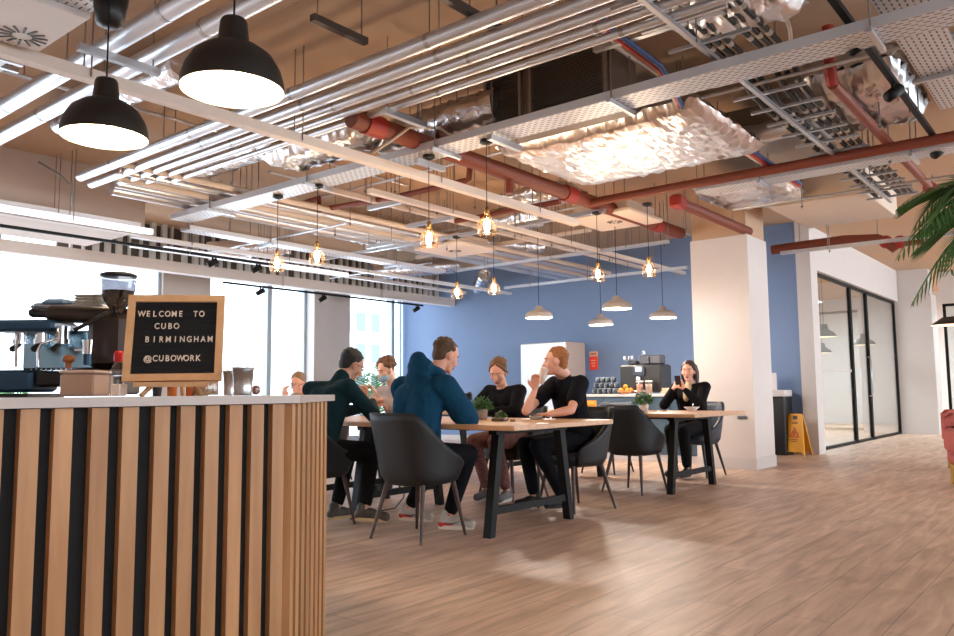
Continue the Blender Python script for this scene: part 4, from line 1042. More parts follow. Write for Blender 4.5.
# black speaker can top left, hung
q = U(110, 15, D=3.9)
t = thing('ceiling_speaker', 'black cup-shaped ceiling canopy above the farther pendant lamp', 'ceiling canopy', q)
MB().lathe([(0, .09), (.085, .09), (.062, -.05), (.03, -.065), (0, -.065)], n=26).build('housing', M_BLACK, t)
MB().cyl((0, 0, .09), (0, 0, SLAB-q.z), .008, .008).build('stem', M_BLACKM, t)
# hanging flexible cables
for k, (pts, lb, c) in enumerate((
        (((340, 148, 3.1), (352, 150, 3.0), (372, 153, 2.92), (392, 140, 3.0), (410, 127, 3.1), (440, 128, 3.15), (462, 145, 3.0)), 'beige flexible conduit looping over the middle cable tray', (196, 176, 156)),
        (((38, 162, 3.2), (60, 175, 3.1), (72, 186, 3.0), (73, 205, 2.9)), 'grey flexible conduit curving down at the left above the bulkhead', (120, 112, 108)),
        (((925, 38, 3.3), (935, 4, 3.4), (950, 0, 3.4)), 'white cable loop at the extreme upper right', (216, 208, 200)),
        (((770, 0, 3.4), (785, 12, 3.35), (790, 30, 3.3), (792, 52, 3.3)), 'pale pipe pair dropping beside the upper right foil duct', (206, 194, 182)))):
    q = [U(a, b, Z=z) for a, b, z in pts]
    t = thing('flexible_conduit', lb, 'conduit', q[0])
    MB().tube([p-q[0] for p in q], .013, 8).build('sheath', mat('flex_%d' % k, c, .5), t)
# thin threaded rods standing alone from the slab, as in the far part of the ceiling
rr0 = None; n_ = 0
spots_ = [(U(px, py, Z=z), z) for px, py, z in ((365, 195, 2.95), (395, 200, 2.9), (410, 225, 2.9), (437, 225, 2.85), (475, 215, 2.9), (500, 255, 2.8), (515, 250, 2.8), (526, 262, 2.8), (545, 250, 2.8), (585, 262, 2.75), (632, 262, 2.78), (668, 235, 2.95), (686, 232, 2.95), (640, 262, 2.78), (530, 240, 2.85), (552, 262, 2.75), (576, 270, 2.75), (610, 275, 2.75), (628, 285, 2.7), (665, 262, 2.75), (420, 255, 2.8), (447, 262, 2.8), (350, 235, 2.85), (335, 245, 2.85), (250, 245, 2.9), (230, 235, 2.95), (258, 262, 2.85), (870, 165, 3.0), (890, 160, 3.0), (880, 125, 3.0), (802, 205, 3.0), (830, 260, 2.85))]
for (p, z) in spots_:
    if rr0 is None:
        rr0 = thing('threaded_rod', 'thin grey threaded rod hanging bare from the ceiling slab', 'threaded rod', (p.x, p.y, SLAB), group='bare rods hanging from the slab')
        MB().cyl((0, 0, 0), (0, 0, -.66), .0055, .0055, 6).build('rod', M_ROD, rr0)
        MB().cyl((0, 0, -.63), (0, 0, -.645), .014, .014, 6).build('nut', M_DARK, rr0)
    else: dup(rr0, (p.x, p.y, SLAB))
# ceiling battens (linear lights)
t = run('batten_light', 'white linear batten light along the bulkhead at the left', 'ceiling light', 'X', 1.0, 4.6, 8.55, 2.86, mat('batten_white', (240, 240, 242), .4, emit=(235, 240, 255), estr=.5), kind='beam', w=.07, h=.06, hang=1.6)
t = run('batten_light', 'white linear batten light beside the window side pipes', 'ceiling light', 'X', 5.4, 8.6, 9.7, 2.92, mat('batten_white', (240, 240, 242), .4, emit=(235, 240, 255), estr=.5), kind='beam', w=.07, h=.06, hang=1.6)

# ------------------------------------------------------------------ pendants
LAMP_SPOTS = []
def big_pendant(c, label):
    t = thing('pendant_lamp', label, 'pendant lamp', c, 0, 'black dome pendant lamps over the bar')
    prof = [(r_, z_*1.13) for r_, z_ in [(.19, 0), (.187, .03), (.175, .07), (.145, .115), (.10, .145), (.062, .158), (.058, .165), (.05, .235), (.044, .245), (0, .246)]]
    MB().lathe(prof, n=44).build('lamp_shade', mat('black_shade', (26, 22, 20), .5), t)
    MB().lathe([(.186, .002), (.183, .03), (.170, .068), (.14, .11), (.098, .139), (0, .15)], n=40).build('shade_lining', M_LAMPIN, t)
    MB().ell((0, 0, .06), (.05, .05, .05)).build('bulb', M_BULB, t)
    MB().cyl((0, 0, .245), (0, 0, SLAB-c[2]), .004, .004, 8).build('cord', M_BLACKM, t)
    LAMP_SPOTS.append(('POINT', (c[0], c[1], c[2]-.02), 7, (1, .84, .66), .08, 'pendant_glow'))
pa, pb2 = U(232.5, 91, D=3.375*.87), U(104.5, 138, D=3.894*.93)
big_pendant(pa, 'larger-looking black dome pendant lamp, nearer the camera over the bar')
big_pendant(pb2, 'black dome pendant lamp farther left, above the letter board')
M_BGL = glassmat('bulb_glass', (255, 250, 240), .05)
def bulb(c, ztop, label, group):
    t = thing('bulb_pendant', label, 'pendant light', c, 0, group)
    MB().lathe([(0, ztop-c[2]+.02), (.05, ztop-c[2]+.02), (.055, ztop-c[2]), (.02, ztop-c[2]-.015), (0, ztop-c[2]-.015)], n=20).build('canopy', M_BLACK, t)
    MB().cyl((0, 0, .13), (0, 0, ztop-c[2]-.01), .0035, .0035, 6).build('cord', M_BLACKM, t)
    MB().lathe([(0, .14), (.016, .14), (.02, .12), (.02, .085), (0, .08)], n=16).build('socket', M_BRASS, t)
    MB().lathe([(.018, .09), (.03, .06), (.062, .02), (.075, -.03), (.07, -.075), (.045, -.085)], n=22).build('glass_shade', M_BGL, t)
    rb = MB()
    for k in range(8):
        a = 2*PI*k/8; rb.tube([(r*math.cos(a), r*math.sin(a), z) for r, z in ((.019, .088), (.031, .06), (.063, .02), (.077, -.03), (.071, -.075), (.045, -.087))], .001, 4)
    rb.build('wire_cage', M_BRASS, t)
    MB().ell((0, 0, .0), (.026, .026, .046)).build('glowing_bulb', M_FIL, t)
    LAMP_SPOTS.append(('POINT', (c[0], c[1], c[2]-.12), 7, (1, .80, .58), .05, 'bulb_glow'))
G1, G2 = 'glowing glass bulbs over the first table', 'glowing glass bulbs over the second table'
for px, py, lb in ((277, 263, 'glowing glass bulb farthest left, first of the row over the foreground table'), (317, 256, 'glowing glass bulb second from the left over the foreground table'), (429, 238, 'glowing glass bulb above the man in the hoodie'), (487, 225, 'glowing glass bulb highest in the picture, above the woman looking down')):
    bulb(U(px, py, X=4.78), 2.95, lb, G1)
for px, py, lb in ((457, 292, 'glowing glass bulb at the blue wall corner, left of its close neighbour'), (494, 288, 'glowing glass bulb against the blue wall, second of the farther row'), (598, 274, 'glowing glass bulb above the navy mugs, third of the farther row'), (649, 269, 'glowing glass bulb nearest the white column')):
    bulb(U(px, py, X=7.58), 2.96, lb, G2)
def grey_pendant(px, py, X, label, rs=1.):
    c = U(px, py, X=X)
    t = thing('dome_pendant', label, 'pendant lamp', c, 0, 'grey dome pendants over the kitchen island')
    r = .18*rs
    MB().lathe([(r, 0), (r*1.0, .045), (r*.75, .085), (r*.3, .115), (r*.26, .15), (r*.1, .165), (0, .166)], n=30).build('lamp_shade', mat('grey_shade', (140, 132, 128), .5), t)
    MB().lathe([(r*.97, .003), (r*.97, .04), (r*.7, .08), (0, .1)], n=30).build('shade_lining', M_LAMPIN, t)
    MB().cyl((0, 0, .16), (0, 0, SLAB-c.z), .004, .004, 6).build('cord', M_BLACKM, t)
    MB().ell((0, 0, .035), .03).build('bulb', M_BULB, t)
    LAMP_SPOTS.append(('POINT', (c.x, c.y, c.z-.03), 28, (1, .9, .82), .05, 'island_glow'))
grey_pendant(539, 318, 8.55, 'grey dome pendant leftmost of the four over the island')
grey_pendant(601, 325, 10.2, 'grey dome pendant lowest of the four, third row towards the wall')
grey_pendant(617, 309, 8.55, 'grey dome pendant highest of the four, nearest the camera side')
grey_pendant(663, 318, 10.05, 'grey dome pendant nearest the white column')
# black pendants inside the glazed room
for px, py, X, lb in ((824, 337, 16.5, 'black pendant lamp inside the glass room, larger of the left pair'), (822, 353, 21., 'small black pendant lamp deep inside the glass room'), (864, 345, 19., 'black pendant lamp seen through the glass door')):
    c = U(px, py, X=X)
    t = thing('dome_pendant', lb, 'pendant lamp', c, 0, 'black pendants in the glazed room')
    MB().lathe([(.25, 0), (.2, .08), (.09, .15), (.07, .25), (0, .26)], n=26).build('lamp_shade', M_BLACK, t)
    MB().lathe([(.24, .003), (.18, .07), (0, .12)], n=26).build('shade_lining', M_LAMPIN, t)
    MB().cyl((0, 0, .25), (0, 0, SLAB-c.z), .006, .006, 6).build('cord', M_BLACKM, t)
# added light panels that brighten the glazed room
for k, (x, y) in enumerate(((15.2, 6.2), (18.5, 6.2), (21.5, 6.2), (21.8, 2.))):
    t = thing('added_panel_light', 'added flat lit panel brightening the glass room, %s from the blue wall' % ('first', 'second', 'third', 'fourth')[k], 'ceiling light', (x, y, 3.3), group='added panel lights beyond the glass')
    MB().rbox((0, 0, .02), (1.2, .5, .04), .008).build('frame', M_WHITE, t)
    MB().bb((-.55, -.2, -.004), (.55, .2, .001)).build('diffuser', mat('fill_diffuser', (255, 255, 255), .5, emit=(240, 246, 255), estr=5), t)
    rods(t, [(x, y, 3.34)])
    LAMP_SPOTS.append(('AREA', (x, y, 3.28), 80, (.92, .96, 1), 1.0, 'panel_fill', (0, 0, 0), .4))

# ------------------------------------------------------------------ people
def skin(name, c): return mat(name, c, .5, var=.05, vscale=14, bump=.05, bscale=120)
def cloth(name, c, b=.35, var=.12): return mat(name, tuple(int(x*.85) for x in c), .9, spec=.15, bump=b, bscale=26, var=var, vscale=9)
def hand(mb, wrist, d, nrm, curl=.7, side=1, s=1.):
    """palm, four unequal bent fingers and a thumb leaving the side of the palm; nrm points out of the back of the hand"""
    d = V(d).normalized(); nrm = V(nrm); nrm = (nrm-d*nrm.dot(d)).normalized(); sd = d.cross(nrm)*side
    for k in (-1, -.33, .33, 1): mb.cap(V(wrist)+d*.012*s+sd*k*.014*s, V(wrist)+d*.085*s+sd*k*.029*s, .0135*s, .0125*s)
    for k, (o, L_) in enumerate(((1, .068), (.36, .078), (-.3, .073), (-.93, .057))):
        p = V(wrist)+d*.088*s+sd*o*.030*s; a = curl*.35; dd = d
        for j, f in enumerate((.45, .31, .24)):
            a = curl*(.55 if j == 0 else .95); q_ = Matrix.Rotation(-a, 3, sd) @ dd
            if (Matrix.Rotation(-a, 3, sd) @ dd).dot(nrm) > (Matrix.Rotation(a, 3, sd) @ dd).dot(nrm): q_ = Matrix.Rotation(a, 3, sd) @ dd
            dd = q_; e = p+dd*L_*f*s*1.15; mb.cap(p, e, (.0095-.001*j)*s, (.009-.001*j)*s); p = e
    p = V(wrist)+d*.03*s+sd*.028*s; td = (d*.75+sd*.65-nrm*.25).normalized()
    e = p+td*.042*s; mb.cap(p, e, .0135*s, .0105*s); td2 = (d*.95+sd*.15-nrm*.3*curl).normalized(); mb.cap(e, e+td2*.032*s, .0105*s, .0085*s)
def person(label, loc, rz, P, skinm, topm, trom, shoem, hair, hairstyle='short', sleeve='long', extras=None, vox=.008, top_name='jumper', W=None, female=False, chest=1.):
    """P gives joints in the figure's own frame (x forward, y to its left); W overrides single joints in room coordinates"""
    t = thing('person', label, 'person', loc, rz)
    inv = Matrix.Rotation(-rz, 3, 'Z'); J = {k: V(v) for k, v in P.items()}
    for k, v in (W or {}).items(): J[k] = inv @ (V(v)-V(loc))
    hy, hp = J.pop('look').xy[:] if 'look' in J else (0, 0)
    roll_ = 0
    HR = Matrix.Rotation(rad(hy), 3, 'Z') @ Matrix.Rotation(rad(hp), 3, 'Y')
    hc = J['head']; H_ = lambda x, y, z: hc+HR @ V((x, y, z))
    sh = .93 if female else 1.
    pel, che, nek = J['pelvis'], J['chest'], J['neck']
    bd = MB()
    bd.ell(H_(-.012, 0, .032), (.092, .073, .084), HR).ell(H_(.022, 0, -.02), (.066, .058, .085), HR).ell(H_(.036, 0, -.078), (.042, .042, .032), HR)
    bd.ell(H_(.074, 0, -.098), (.016, .018, .014), HR)
    bd.cap(H_(.083, 0, .008), H_(.103, 0, -.030), .007, .0125).cap(H_(.072, -.028, .034), H_(.072, .028, .034), .011)
    bd.cap(H_(.078, -.014, -.064), H_(.078, .014, -.064), .009)
    for s_ in (-1, 1):
        bd.ell(H_(-.004, .074*s_, -.008), (.019, .011, .031), HR); bd.ell(H_(.052, .042*s_, -.022), (.026, .022, .024), HR)
    nr = .046 if female else .054
    bd.cap(H_(-.022, 0, -.065), nek, nr, nr*1.05)
    sp = (che-pel)
    bd.cap(pel+V((0, .06, .0)), pel+sp*.5+V((0, .05, 0)), .10, .085).cap(pel+V((0, -.06, .0)), pel+sp*.5+V((0, -.05, 0)), .10, .085)
    bd.cap(pel+sp*.5+V((0, .05, 0)), che+V((0, .06, 0)), .085, .10).cap(pel+sp*.5-V((0, .05, 0)), che-V((0, .06, 0)), .085, .10)
    bd.cap(che, nek, .09, .05)
    for s_, n_ in ((1, 'L'), (-1, 'R')):
        S, E_, Wr = J['sh'+n_], J['el'+n_], J['wr'+n_]
        bd.cap(che+(nek-che)*.6, S, .05, .048).cap(S, E_, .046*sh, .036*sh).cap(E_, E_+(Wr-E_)*.35, .037*sh, .037*sh).cap(E_+(Wr-E_)*.35, Wr, .037*sh, .023*sh)
        hd = J.get('hd'+n_, (Wr-E_)); nm_ = J.get('hn'+n_, V((0, 0, 1)))
        hand(bd, Wr, hd, nm_, J['curl'+n_].x if 'curl'+n_ in J else .6, -s_, .95 if female else 1.)
        hp_, kn, an = J['hip'+n_], J['kn'+n_], J['an'+n_]
        bd.cap(hp_, kn, .082, .055).cap(kn, kn+(an-kn)*.35, .052, .05).cap(kn+(an-kn)*.35, an, .05, .034)
        to = J['to'+n_]; bd.cap(an+V((0, 0, -.02)), an+(to-an)*.7, .032, .028)
    bake(bd, 'body', skinm, t, vox, 3, .5)
    # face
    ey = MB()
    for s_ in (-1, 1): ey.ell(H_(.0785, .030*s_, .009), (.007, .011, .0045), HR, 10, 8)
    ey.build('eyes', mat('eye_white', (190, 176, 168), .4), t)
    ir = MB()
    for s_ in (-1, 1): ir.ell(H_(.083, .030*s_, .009), (.0045, .0065, .0048), HR, 8, 6)
    ir.build('irises', mat('dark_iris', (44, 34, 28), .2), t)
    bw = MB()
    for s_ in (-1, 1): bw.tube([H_(.083, .014*s_, .028), H_(.083, .030*s_, .034), H_(.070, .047*s_, .028)], .004, 6)
    bw.build('eyebrows', hair, t)
    MB().tube([H_(.083, -.021, -.062), H_(.0895, -.008, -.060), H_(.0895, .008, -.060), H_(.083, .021, -.062)], .0042, 8).tube([H_(.082, -.018, -.067), H_(.088, 0, -.068), H_(.082, .018, -.067)], .0045, 8).build('lips', mat('lips', (172, 98, 90), .45), t)
    # hair
    hb_ = MB()
    if hairstyle in ('short', 'crop'):
        k = -.002 if hairstyle == 'crop' else .002
        hb_.ell(H_(-.030, 0, .045), (.092+k, .079+k, .083+k), HR).ell(H_(-.055, 0, .0), (.055, .066, .075), HR)
        hb_.cap(H_(.034, -.028, .088), H_(.034, .028, .088), .015)
        for i in range(26):
            a = random.uniform(-1.3, 1.3); b = random.uniform(0, 1); hb_.cap(H_(-.07+.085*b, .045*a, .108-.03*abs(a)), H_(-.055+.085*b, .048*a, .121+k-.035*abs(a)), .010, .006)
    elif hairstyle == 'curly':
        for i in range(110):
            a = random.uniform(0, 2*PI); z = random.uniform(-.25, 1); r_ = math.sqrt(max(0, 1-z*z)); x = -.03+.092*r_*math.cos(a); y = .082*r_*math.sin(a)
            if x > .035 and z < .7: continue
            hb_.ell(H_(x, y, .045+.09*z), random.uniform(.016, .027), None, 8, 6)
        hb_.ell(H_(-.032, 0, .045), (.085, .076, .085), HR)
    elif hairstyle == 'tied':
        hb_.ell(H_(-.038, 0, .046), (.092, .080, .084), HR).ell(H_(-.05, 0, -.005), (.06, .072, .085), HR).ell(H_(-.115, 0, .03), (.05, .045, .045), HR)
        for s_ in (-1, 1): hb_.tube([H_(.040, .012*s_, .108), H_(.040, .048*s_, .080), H_(.014, .072*s_, .03), H_(-.03, .078*s_, -.02)], .014, 8)
        for i in range(34):
            a = random.uniform(-1.2, 1.2); hb_.cap(H_(-.02-.06*random.random(), .06*a, .118-.03*a*a), H_(-.10, .05*a, .05+.05*random.random()), .011, .008)
    elif hairstyle == 'long':
        hb_.ell(H_(-.028, 0, .045), (.098, .084, .088), HR).ell(H_(-.05, 0, -.03), (.06, .078, .11), HR)
        for s_ in (-1, 1):
            for i in range(7):
                o = i*.012; hb_.tube([H_(.03-o, .012*s_, .108), H_(.015-o*1.6, .066*s_, .06), H_(-.012-o*1.6, .078*s_, -.02), H_(-.03-o*1.2, .078*s_, -.10), H_(-.03-o, .075*s_, -.17), H_(-.03-o, .07*s_, -.20)], .014, 7, [.015, .016, .016, .015, .012, .005])
    if hairstyle != 'curly':
        for i in range(90):
            a = random.uniform(0, 2*PI); z = random.uniform(-.1, 1); r_ = math.sqrt(1-z*z); x = -.032+.088*r_*math.cos(a)
            if x > .025 and z < .75: continue
            hb_.ell(H_(x, .074*r_*math.sin(a), .045+.082*z), random.uniform(.007, .013), None, 6, 5)
    bake(hb_, 'hair', hair, t, .006 if vox < .009 else .008, 2, .4)
    # top
    tp = MB(); g = .016
    if top_name == 'hoodie': g = .030
    tp.cap(pel+V((0, .06, .03)), pel+sp*.5+V((0, .055, 0)), .115+g, .10+g).cap(pel+V((0, -.06, .03)), pel+sp*.5-V((0, .055, 0)), .115+g, .10+g)
    tp.cap(pel+sp*.5+V((0, .055, 0)), che+V((0, .068, 0)), .10+g, .108+g*.7).cap(pel+sp*.5-V((0, .055, 0)), che-V((0, .068, 0)), .10+g, .108+g*.7)
    base = nek+(che-nek)*(.34 if female else .22)
    tp.cap(che, base, .10+g, .05+g)
    for s_, n_ in ((1, 'L'), (-1, 'R')):
        S, E_, Wr = J['sh'+n_], J['el'+n_], J['wr'+n_]
        tp.cap(base+(che-base)*.35, S, .062+g*.5, .056+g*.8)
        if sleeve == 'short': tp.cap(S, S+(E_-S)*.62, .057+g, .056+g)
        elif top_name == 'hoodie':
            tp.cap(S, E_, .062+g, .055+g); tp.cap(E_, Wr-(Wr-E_).normalized()*.03, .056+g, .040); tp.cap(Wr-(Wr-E_).normalized()*.05, Wr-(Wr-E_).normalized()*.015, .036, .036)
            for q_ in (.25, .5, .75): tp.ell(S+(E_-S)*q_, .06+g+random.uniform(-.004, .006))
        else: tp.cap(S, E_, .050+g, .042+g); tp.cap(E_, Wr-(Wr-E_).normalized()*.02, .044+g, .030+g*.3)
    if top_name == 'jacket': tp.cap(nek+V((-.02, 0, -.03)), nek+V((.0, 0, .02)), .078, .064)
    if top_name == 'hoodie':
        ring = [nek+V((-.01-.075*math.cos(rad(-150+k*25)), .10*math.sin(rad(-150+k*25)), .02+.035*math.cos(rad(-150+k*25)))) for k in range(13)]
        for a_, b_ in zip(ring, ring[1:]): tp.cap(a_, b_, .036, .036)
        tp.ell(nek+V((-.10, 0, .055)), (.075, .112, .085), Matrix.Rotation(rad(-25), 3, 'Y')).ell(nek+V((-.115, .01, .105)), (.05, .075, .07)).ell(nek+V((-.13, 0, -.02)), (.06, .11, .08))
    if female: tp.ell(che+V((.06, .06, -.01)), .07).ell(che+V((.06, -.06, -.01)), .07)
    bake(tp, top_name, topm, t, .010 if vox < .009 else .012, 5, .6)
    # trousers and shoes
    tr_ = MB(); tr_.cap(pel+V((0, .05, 0)), pel-V((0, .05, 0)), .122)
    for s_, n_ in ((1, 'L'), (-1, 'R')):
        hp_, kn, an = J['hip'+n_], J['kn'+n_], J['an'+n_]
        tr_.cap(hp_, kn, .098, .072).cap(kn, an+(kn-an)*.12, .070, .052)
    bake(tr_, 'trousers', trom, t, .012, 4, .6)
    for s_, n_ in ((1, 'L'), (-1, 'R')):
        an, to = J['an'+n_], J['to'+n_]; d = (to-an); d.z = 0; d.normalize(); sd = V((-d.y, d.x, 0)); up_ = V((0, 0, 1))
        ttl = (to-an); dz = (to.z-(an.z-.07)); pt = math.atan2(dz, .2)
        zz = an.z-.085
        sm_ = MB(); f_ = lambda x, z, y=0: V((an.x, an.y, zz))+d*x+sd*y+V((0, 0, z+dz*max(0, x+.06)/.24))
        sm_.cap(f_(-.045, .042), f_(.06, .045), .038, .038).cap(f_(.06, .042), f_(.155, .036), .042, .036).cap(f_(-.03, .05), f_(-.02, .095), .038, .042).cap(f_(.0, .07), f_(.07, .06), .036, .03)
        so = bake(sm_, 'shoe', shoem[0], t, .007, 3, .5)
        o_ = MB(); out = []
        for k in range(20):
            a = 2*PI*k/20; x = .052+.128*math.cos(a); y = (.043-.008*math.cos(a))*math.sin(a); out.append((x, y))
        vs = [f_(x, .0, y) for x, y in out]+[f_(x*1.0, .026, y*1.02) for x, y in out]
        o_.add(vs, [(k, (k+1) % 20, 20+(k+1) % 20, 20+k) for k in range(20)]+[tuple(range(19, -1, -1)), tuple(range(20, 40))]); o_.build('sole', shoem[1], so)
        if len(shoem) > 2:
            MB().cap(f_(-.052, .036, .012), f_(.02, .034, .018), .026, .022).cap(f_(-.052, .036, -.012), f_(.02, .034, -.018), .026, .022).build('heel_panel', shoem[2], so)
            MB().lathe([(.030, 0), (.040, .006), (.036, .016)], f_(-.012, .088), 16).build('collar', shoem[2], so)
            lc = MB()
            for k in range(4): lc.tube([f_(.05+k*.02, .078-k*.006, -.026), f_(.055+k*.02, .084-k*.006, 0), f_(.05+k*.02, .078-k*.006, .026)], .003, 5)
            lc.build('laces', mat('white_lace', (238, 232, 226), .7), so)
            for s2 in (-1, 1):
                sw = [f_(x, z, y*s2) for x, z, y in ((-.03, .046, .041), (.02, .040, .043), (.06, .048, .040), (.09, .062, .032))]
                MB().tube(sw, .004, 6, [.002, .006, .004, .001]).build('side_stripe', mat('grey_stripe', (90, 92, 98), .5), so)
    if extras: extras(t, H_, J, HR)
    return t
def glasses(t, H_, J, HR):
    m_ = MB()
    for s_ in (-1, 1):
        m_.tube([H_(.096, .031*s_+.023*math.cos(a), .010+.018*math.sin(a)) for a in [2*PI*k/14 for k in range(15)]], .0026, 6)
        m_.tube([H_(.094, .054*s_, .012), H_(.06, .074*s_, .012), H_(-.01, .082*s_, .008)], .0024, 6)
    m_.tube([H_(.097, -.009, .012), H_(.099, 0, .015), H_(.097, .009, .012)], .0024, 6)
    m_.build('glasses', mat('spectacle_frame', (30, 30, 34), .3), t)
SIT = dict(pelvis=(0, 0, .585), chest=(.14, 0, .91), neck=(.20, 0, 1.06), head=(.27, 0, 1.21), look=(0, 15, 0),
           shL=(.17, .185, 1.0), elL=(.34, .25, .80), wrL=(.56, .13, .83), shR=(.17, -.185, 1.0), elR=(.34, -.25, .80), wrR=(.56, -.13, .83),
           hipL=(.02, .10, .56), knL=(.44, .13, .54), anL=(.42, .13, .105), toL=(.62, .15, .035), hipR=(.02, -.10, .56), knR=(.44, -.13, .54), anR=(.42, -.13, .105), toR=(.62, -.15, .035))
def pose(**k): d = dict(SIT); d.update(k); return d
SK1 = skin('skin_fair', (226, 178, 156)); SK2 = skin('skin_rosy', (232, 172, 146)); SK3 = skin('skin_warm', (206, 158, 134))
BLK = cloth('black_cotton', (24, 24, 28), .3); NAVYT = cloth('dark_trouser', (26, 27, 34), .3)
DSH = (mat('black_shoe', (26, 26, 28), .5), mat('black_sole', (34, 32, 32), .6))
# man in the hoodie
person('man in a teal blue hoodie, back to us, holding a small black device', (3.98, 3.79, 0), 0,
       pose(pelvis=(0, 0, .585), chest=(.06, .02, .93), neck=(.165, .0, 1.10), head=(.285, -.045, 1.245), look=(-18, 24, 0),
            shL=(.09, .20, 1.015), elL=(.26, .27, .82), wrL=(.50, .14, .89), shR=(.12, -.18, 1.02), elR=(.27, -.25, .80), wrR=(.50, -.05, .885),
            hdL=(.8, -.35, .25), hdR=(.7, .45, .25), hnL=(0, .6, .8), hnR=(0, -.6, .8),
            knL=(.40, .15, .54), anL=(.33, .37, .13), toL=(.43, .20, .05), knR=(.44, -.12, .54), anR=(.31, -.04, .11), toR=(.43, -.20, .035)),
       SK2, cloth('teal_hoodie', (24, 78, 112), .5, .2), NAVYT, (mat('shoe_grey_white', (196, 190, 182), .6), mat('shoe_cream_sole', (232, 222, 206), .6), mat('shoe_red', (206, 56, 48), .5)), mat('brown_hair', (92, 66, 48), .7, bump=.5, bscale=130), 'crop', 'long', None, .008, 'hoodie')
q = V((3.98+.61, 3.79+.03, .95))
t = thing('pocket_camera', 'small black device held up by the man in the teal hoodie', 'camera', q, .3)
MB().rbox((0, 0, 0), (.03, .075, .055), .006).build('camera_body', M_BLACK, t)
MB().cyl((.015, 0, 0), (.04, 0, 0), .018, .018, 16).build('lens_barrel', M_BLACKM, t)
MB().rbox((0, -.02, .03), (.02, .022, .012), .003).build('viewfinder', M_BLACK, t)
# dark haired man in glasses at the end of the bar
def teal_back(t, H_, J, HR):
    glasses(t, H_, J, HR)
person('dark-haired man in glasses and dark teal jacket bent over, beside the bar end', (3.85, 4.68, 0), rad(-4),
       pose(chest=(.12, 0, .93), neck=(.23, -.01, 1.09), head=(.32, -.02, 1.20), look=(-16, 30, 0), hdL=(.8, -.3, .2), hdR=(.7, .3, .2),
            shL=(.09, .20, 1.015), shR=(.16, -.18, 1.03), elL=(.38, .26, .83), wrL=(.58, .08, .87), elR=(.36, -.23, .82), wrR=(.54, .0, .92),
            knR=(.42, -.14, .54), anR=(.26, -.26, .13), toR=(.38, -.42, .05), knL=(.42, .14, .54), anL=(.24, .06, .11), toL=(.42, .06, .035)),
       SK3, cloth('dark_teal_jacket', (26, 58, 68), .35), BLK, (mat('camo_shoe', (74, 66, 58), .6, var=.6, vscale=40), mat('tan_sole', (196, 170, 130), .6)), mat('black_hair', (26, 24, 26), .6, bump=.5, bscale=130), 'short', 'long', teal_back, .008, 'jacket')
# person in a face mask
def face_mask(t, H_, J, HR):
    m_ = MB().ell(H_(.045, 0, -.055), (.066, .060, .052), HR); m_.build('face_mask', mat('mask_blue', (150, 182, 206), .7), t)
    MB().tube([H_(.04, .062, -.03), H_(0, .082, -.01)], .0018, 5).tube([H_(.04, -.062, -.03), H_(0, -.082, -.01)], .0018, 5).build('mask_loop', mat('mask_blue', (150, 182, 206), .7), t)
LEAN = dict(chest=(.16, 0, .90), neck=(.24, 0, 1.05), head=(.33, 0, 1.16))
person('curly-haired person in a pale top and blue face mask across the table from the men', (6.03, 5.86, 0), rad(180),
       pose(head=(.30, .0, 1.215), look=(-10, 22, 0), hdL=(.4, -.2, .9), hdR=(.4, .2, .9), wrL=(.50, .08, .95), wrR=(.5, -.08, .95), elL=(.36, .25, .82), elR=(.36, -.25, .82)),
       SK1, cloth('pale_top', (206, 190, 186), .3), NAVYT, DSH, mat('light_brown_hair', (112, 78, 56), .7, bump=.5, bscale=120), 'curly', 'long', face_mask, .010, 'jumper')
person('fair-haired person in glasses resting chin on hand, farthest down the table', (5.92, 7.14, 0), rad(186),
       pose(chest=(.18, 0, .84), neck=(.26, 0, .98), head=(.36, .02, 1.095), look=(20, 18, 0), shL=(.2, .18, .94), shR=(.2, -.18, .94), elL=(.42, .22, .82), elR=(.42, -.2, .82), wrL=(.45, .08, .985), wrR=(.5, -.05, .93), hdL=(-.1, -.1, 1), hdR=(.1, .2, 1), hnL=(1, 0, 0), hnR=(1, 0, 0)),
       SK2, cloth('beige_top', (176, 160, 150), .3), NAVYT, DSH, mat('greying_hair', (150, 122, 96), .7, bump=.5, bscale=120), 'short', 'long', glasses, .010, 'jumper')
# woman in black looking down
FLO = mat('floral_trousers', (54, 44, 52), .8, c2=(170, 112, 104), var=.5, vscale=34)
person('woman with tied blonde-brown hair and black jumper looking down behind the pot plant', (6.02, 4.45, 0), rad(180),
       pose(chest=(.12, 0, .90), neck=(.17, .0, 1.045), head=(.245, .015, 1.165), look=(18, 30, 0), shL=(.13, .175, .99), shR=(.13, -.175, .99), elL=(.33, .26, .81), elR=(.33, -.24, .81), wrL=(.56, .1, .815), wrR=(.56, -.1, .815),
            knL=(.44, .12, .54), anL=(.34, .17, .11), toL=(.5, .2, .035), knR=(.44, -.12, .54), anR=(.36, -.03, .11), toR=(.52, -.03, .035)),
       SK2, cloth('black_jumper', (26, 27, 33), .3), FLO, (mat('grey_shoe', (110, 106, 108), .6), mat('white_sole', (220, 216, 212), .6)), mat('blonde_brown_hair', (122, 86, 58), .7, bump=.5, bscale=120, var=.25, vscale=30), 'tied', 'long', None, .008, 'jumper', None, True)
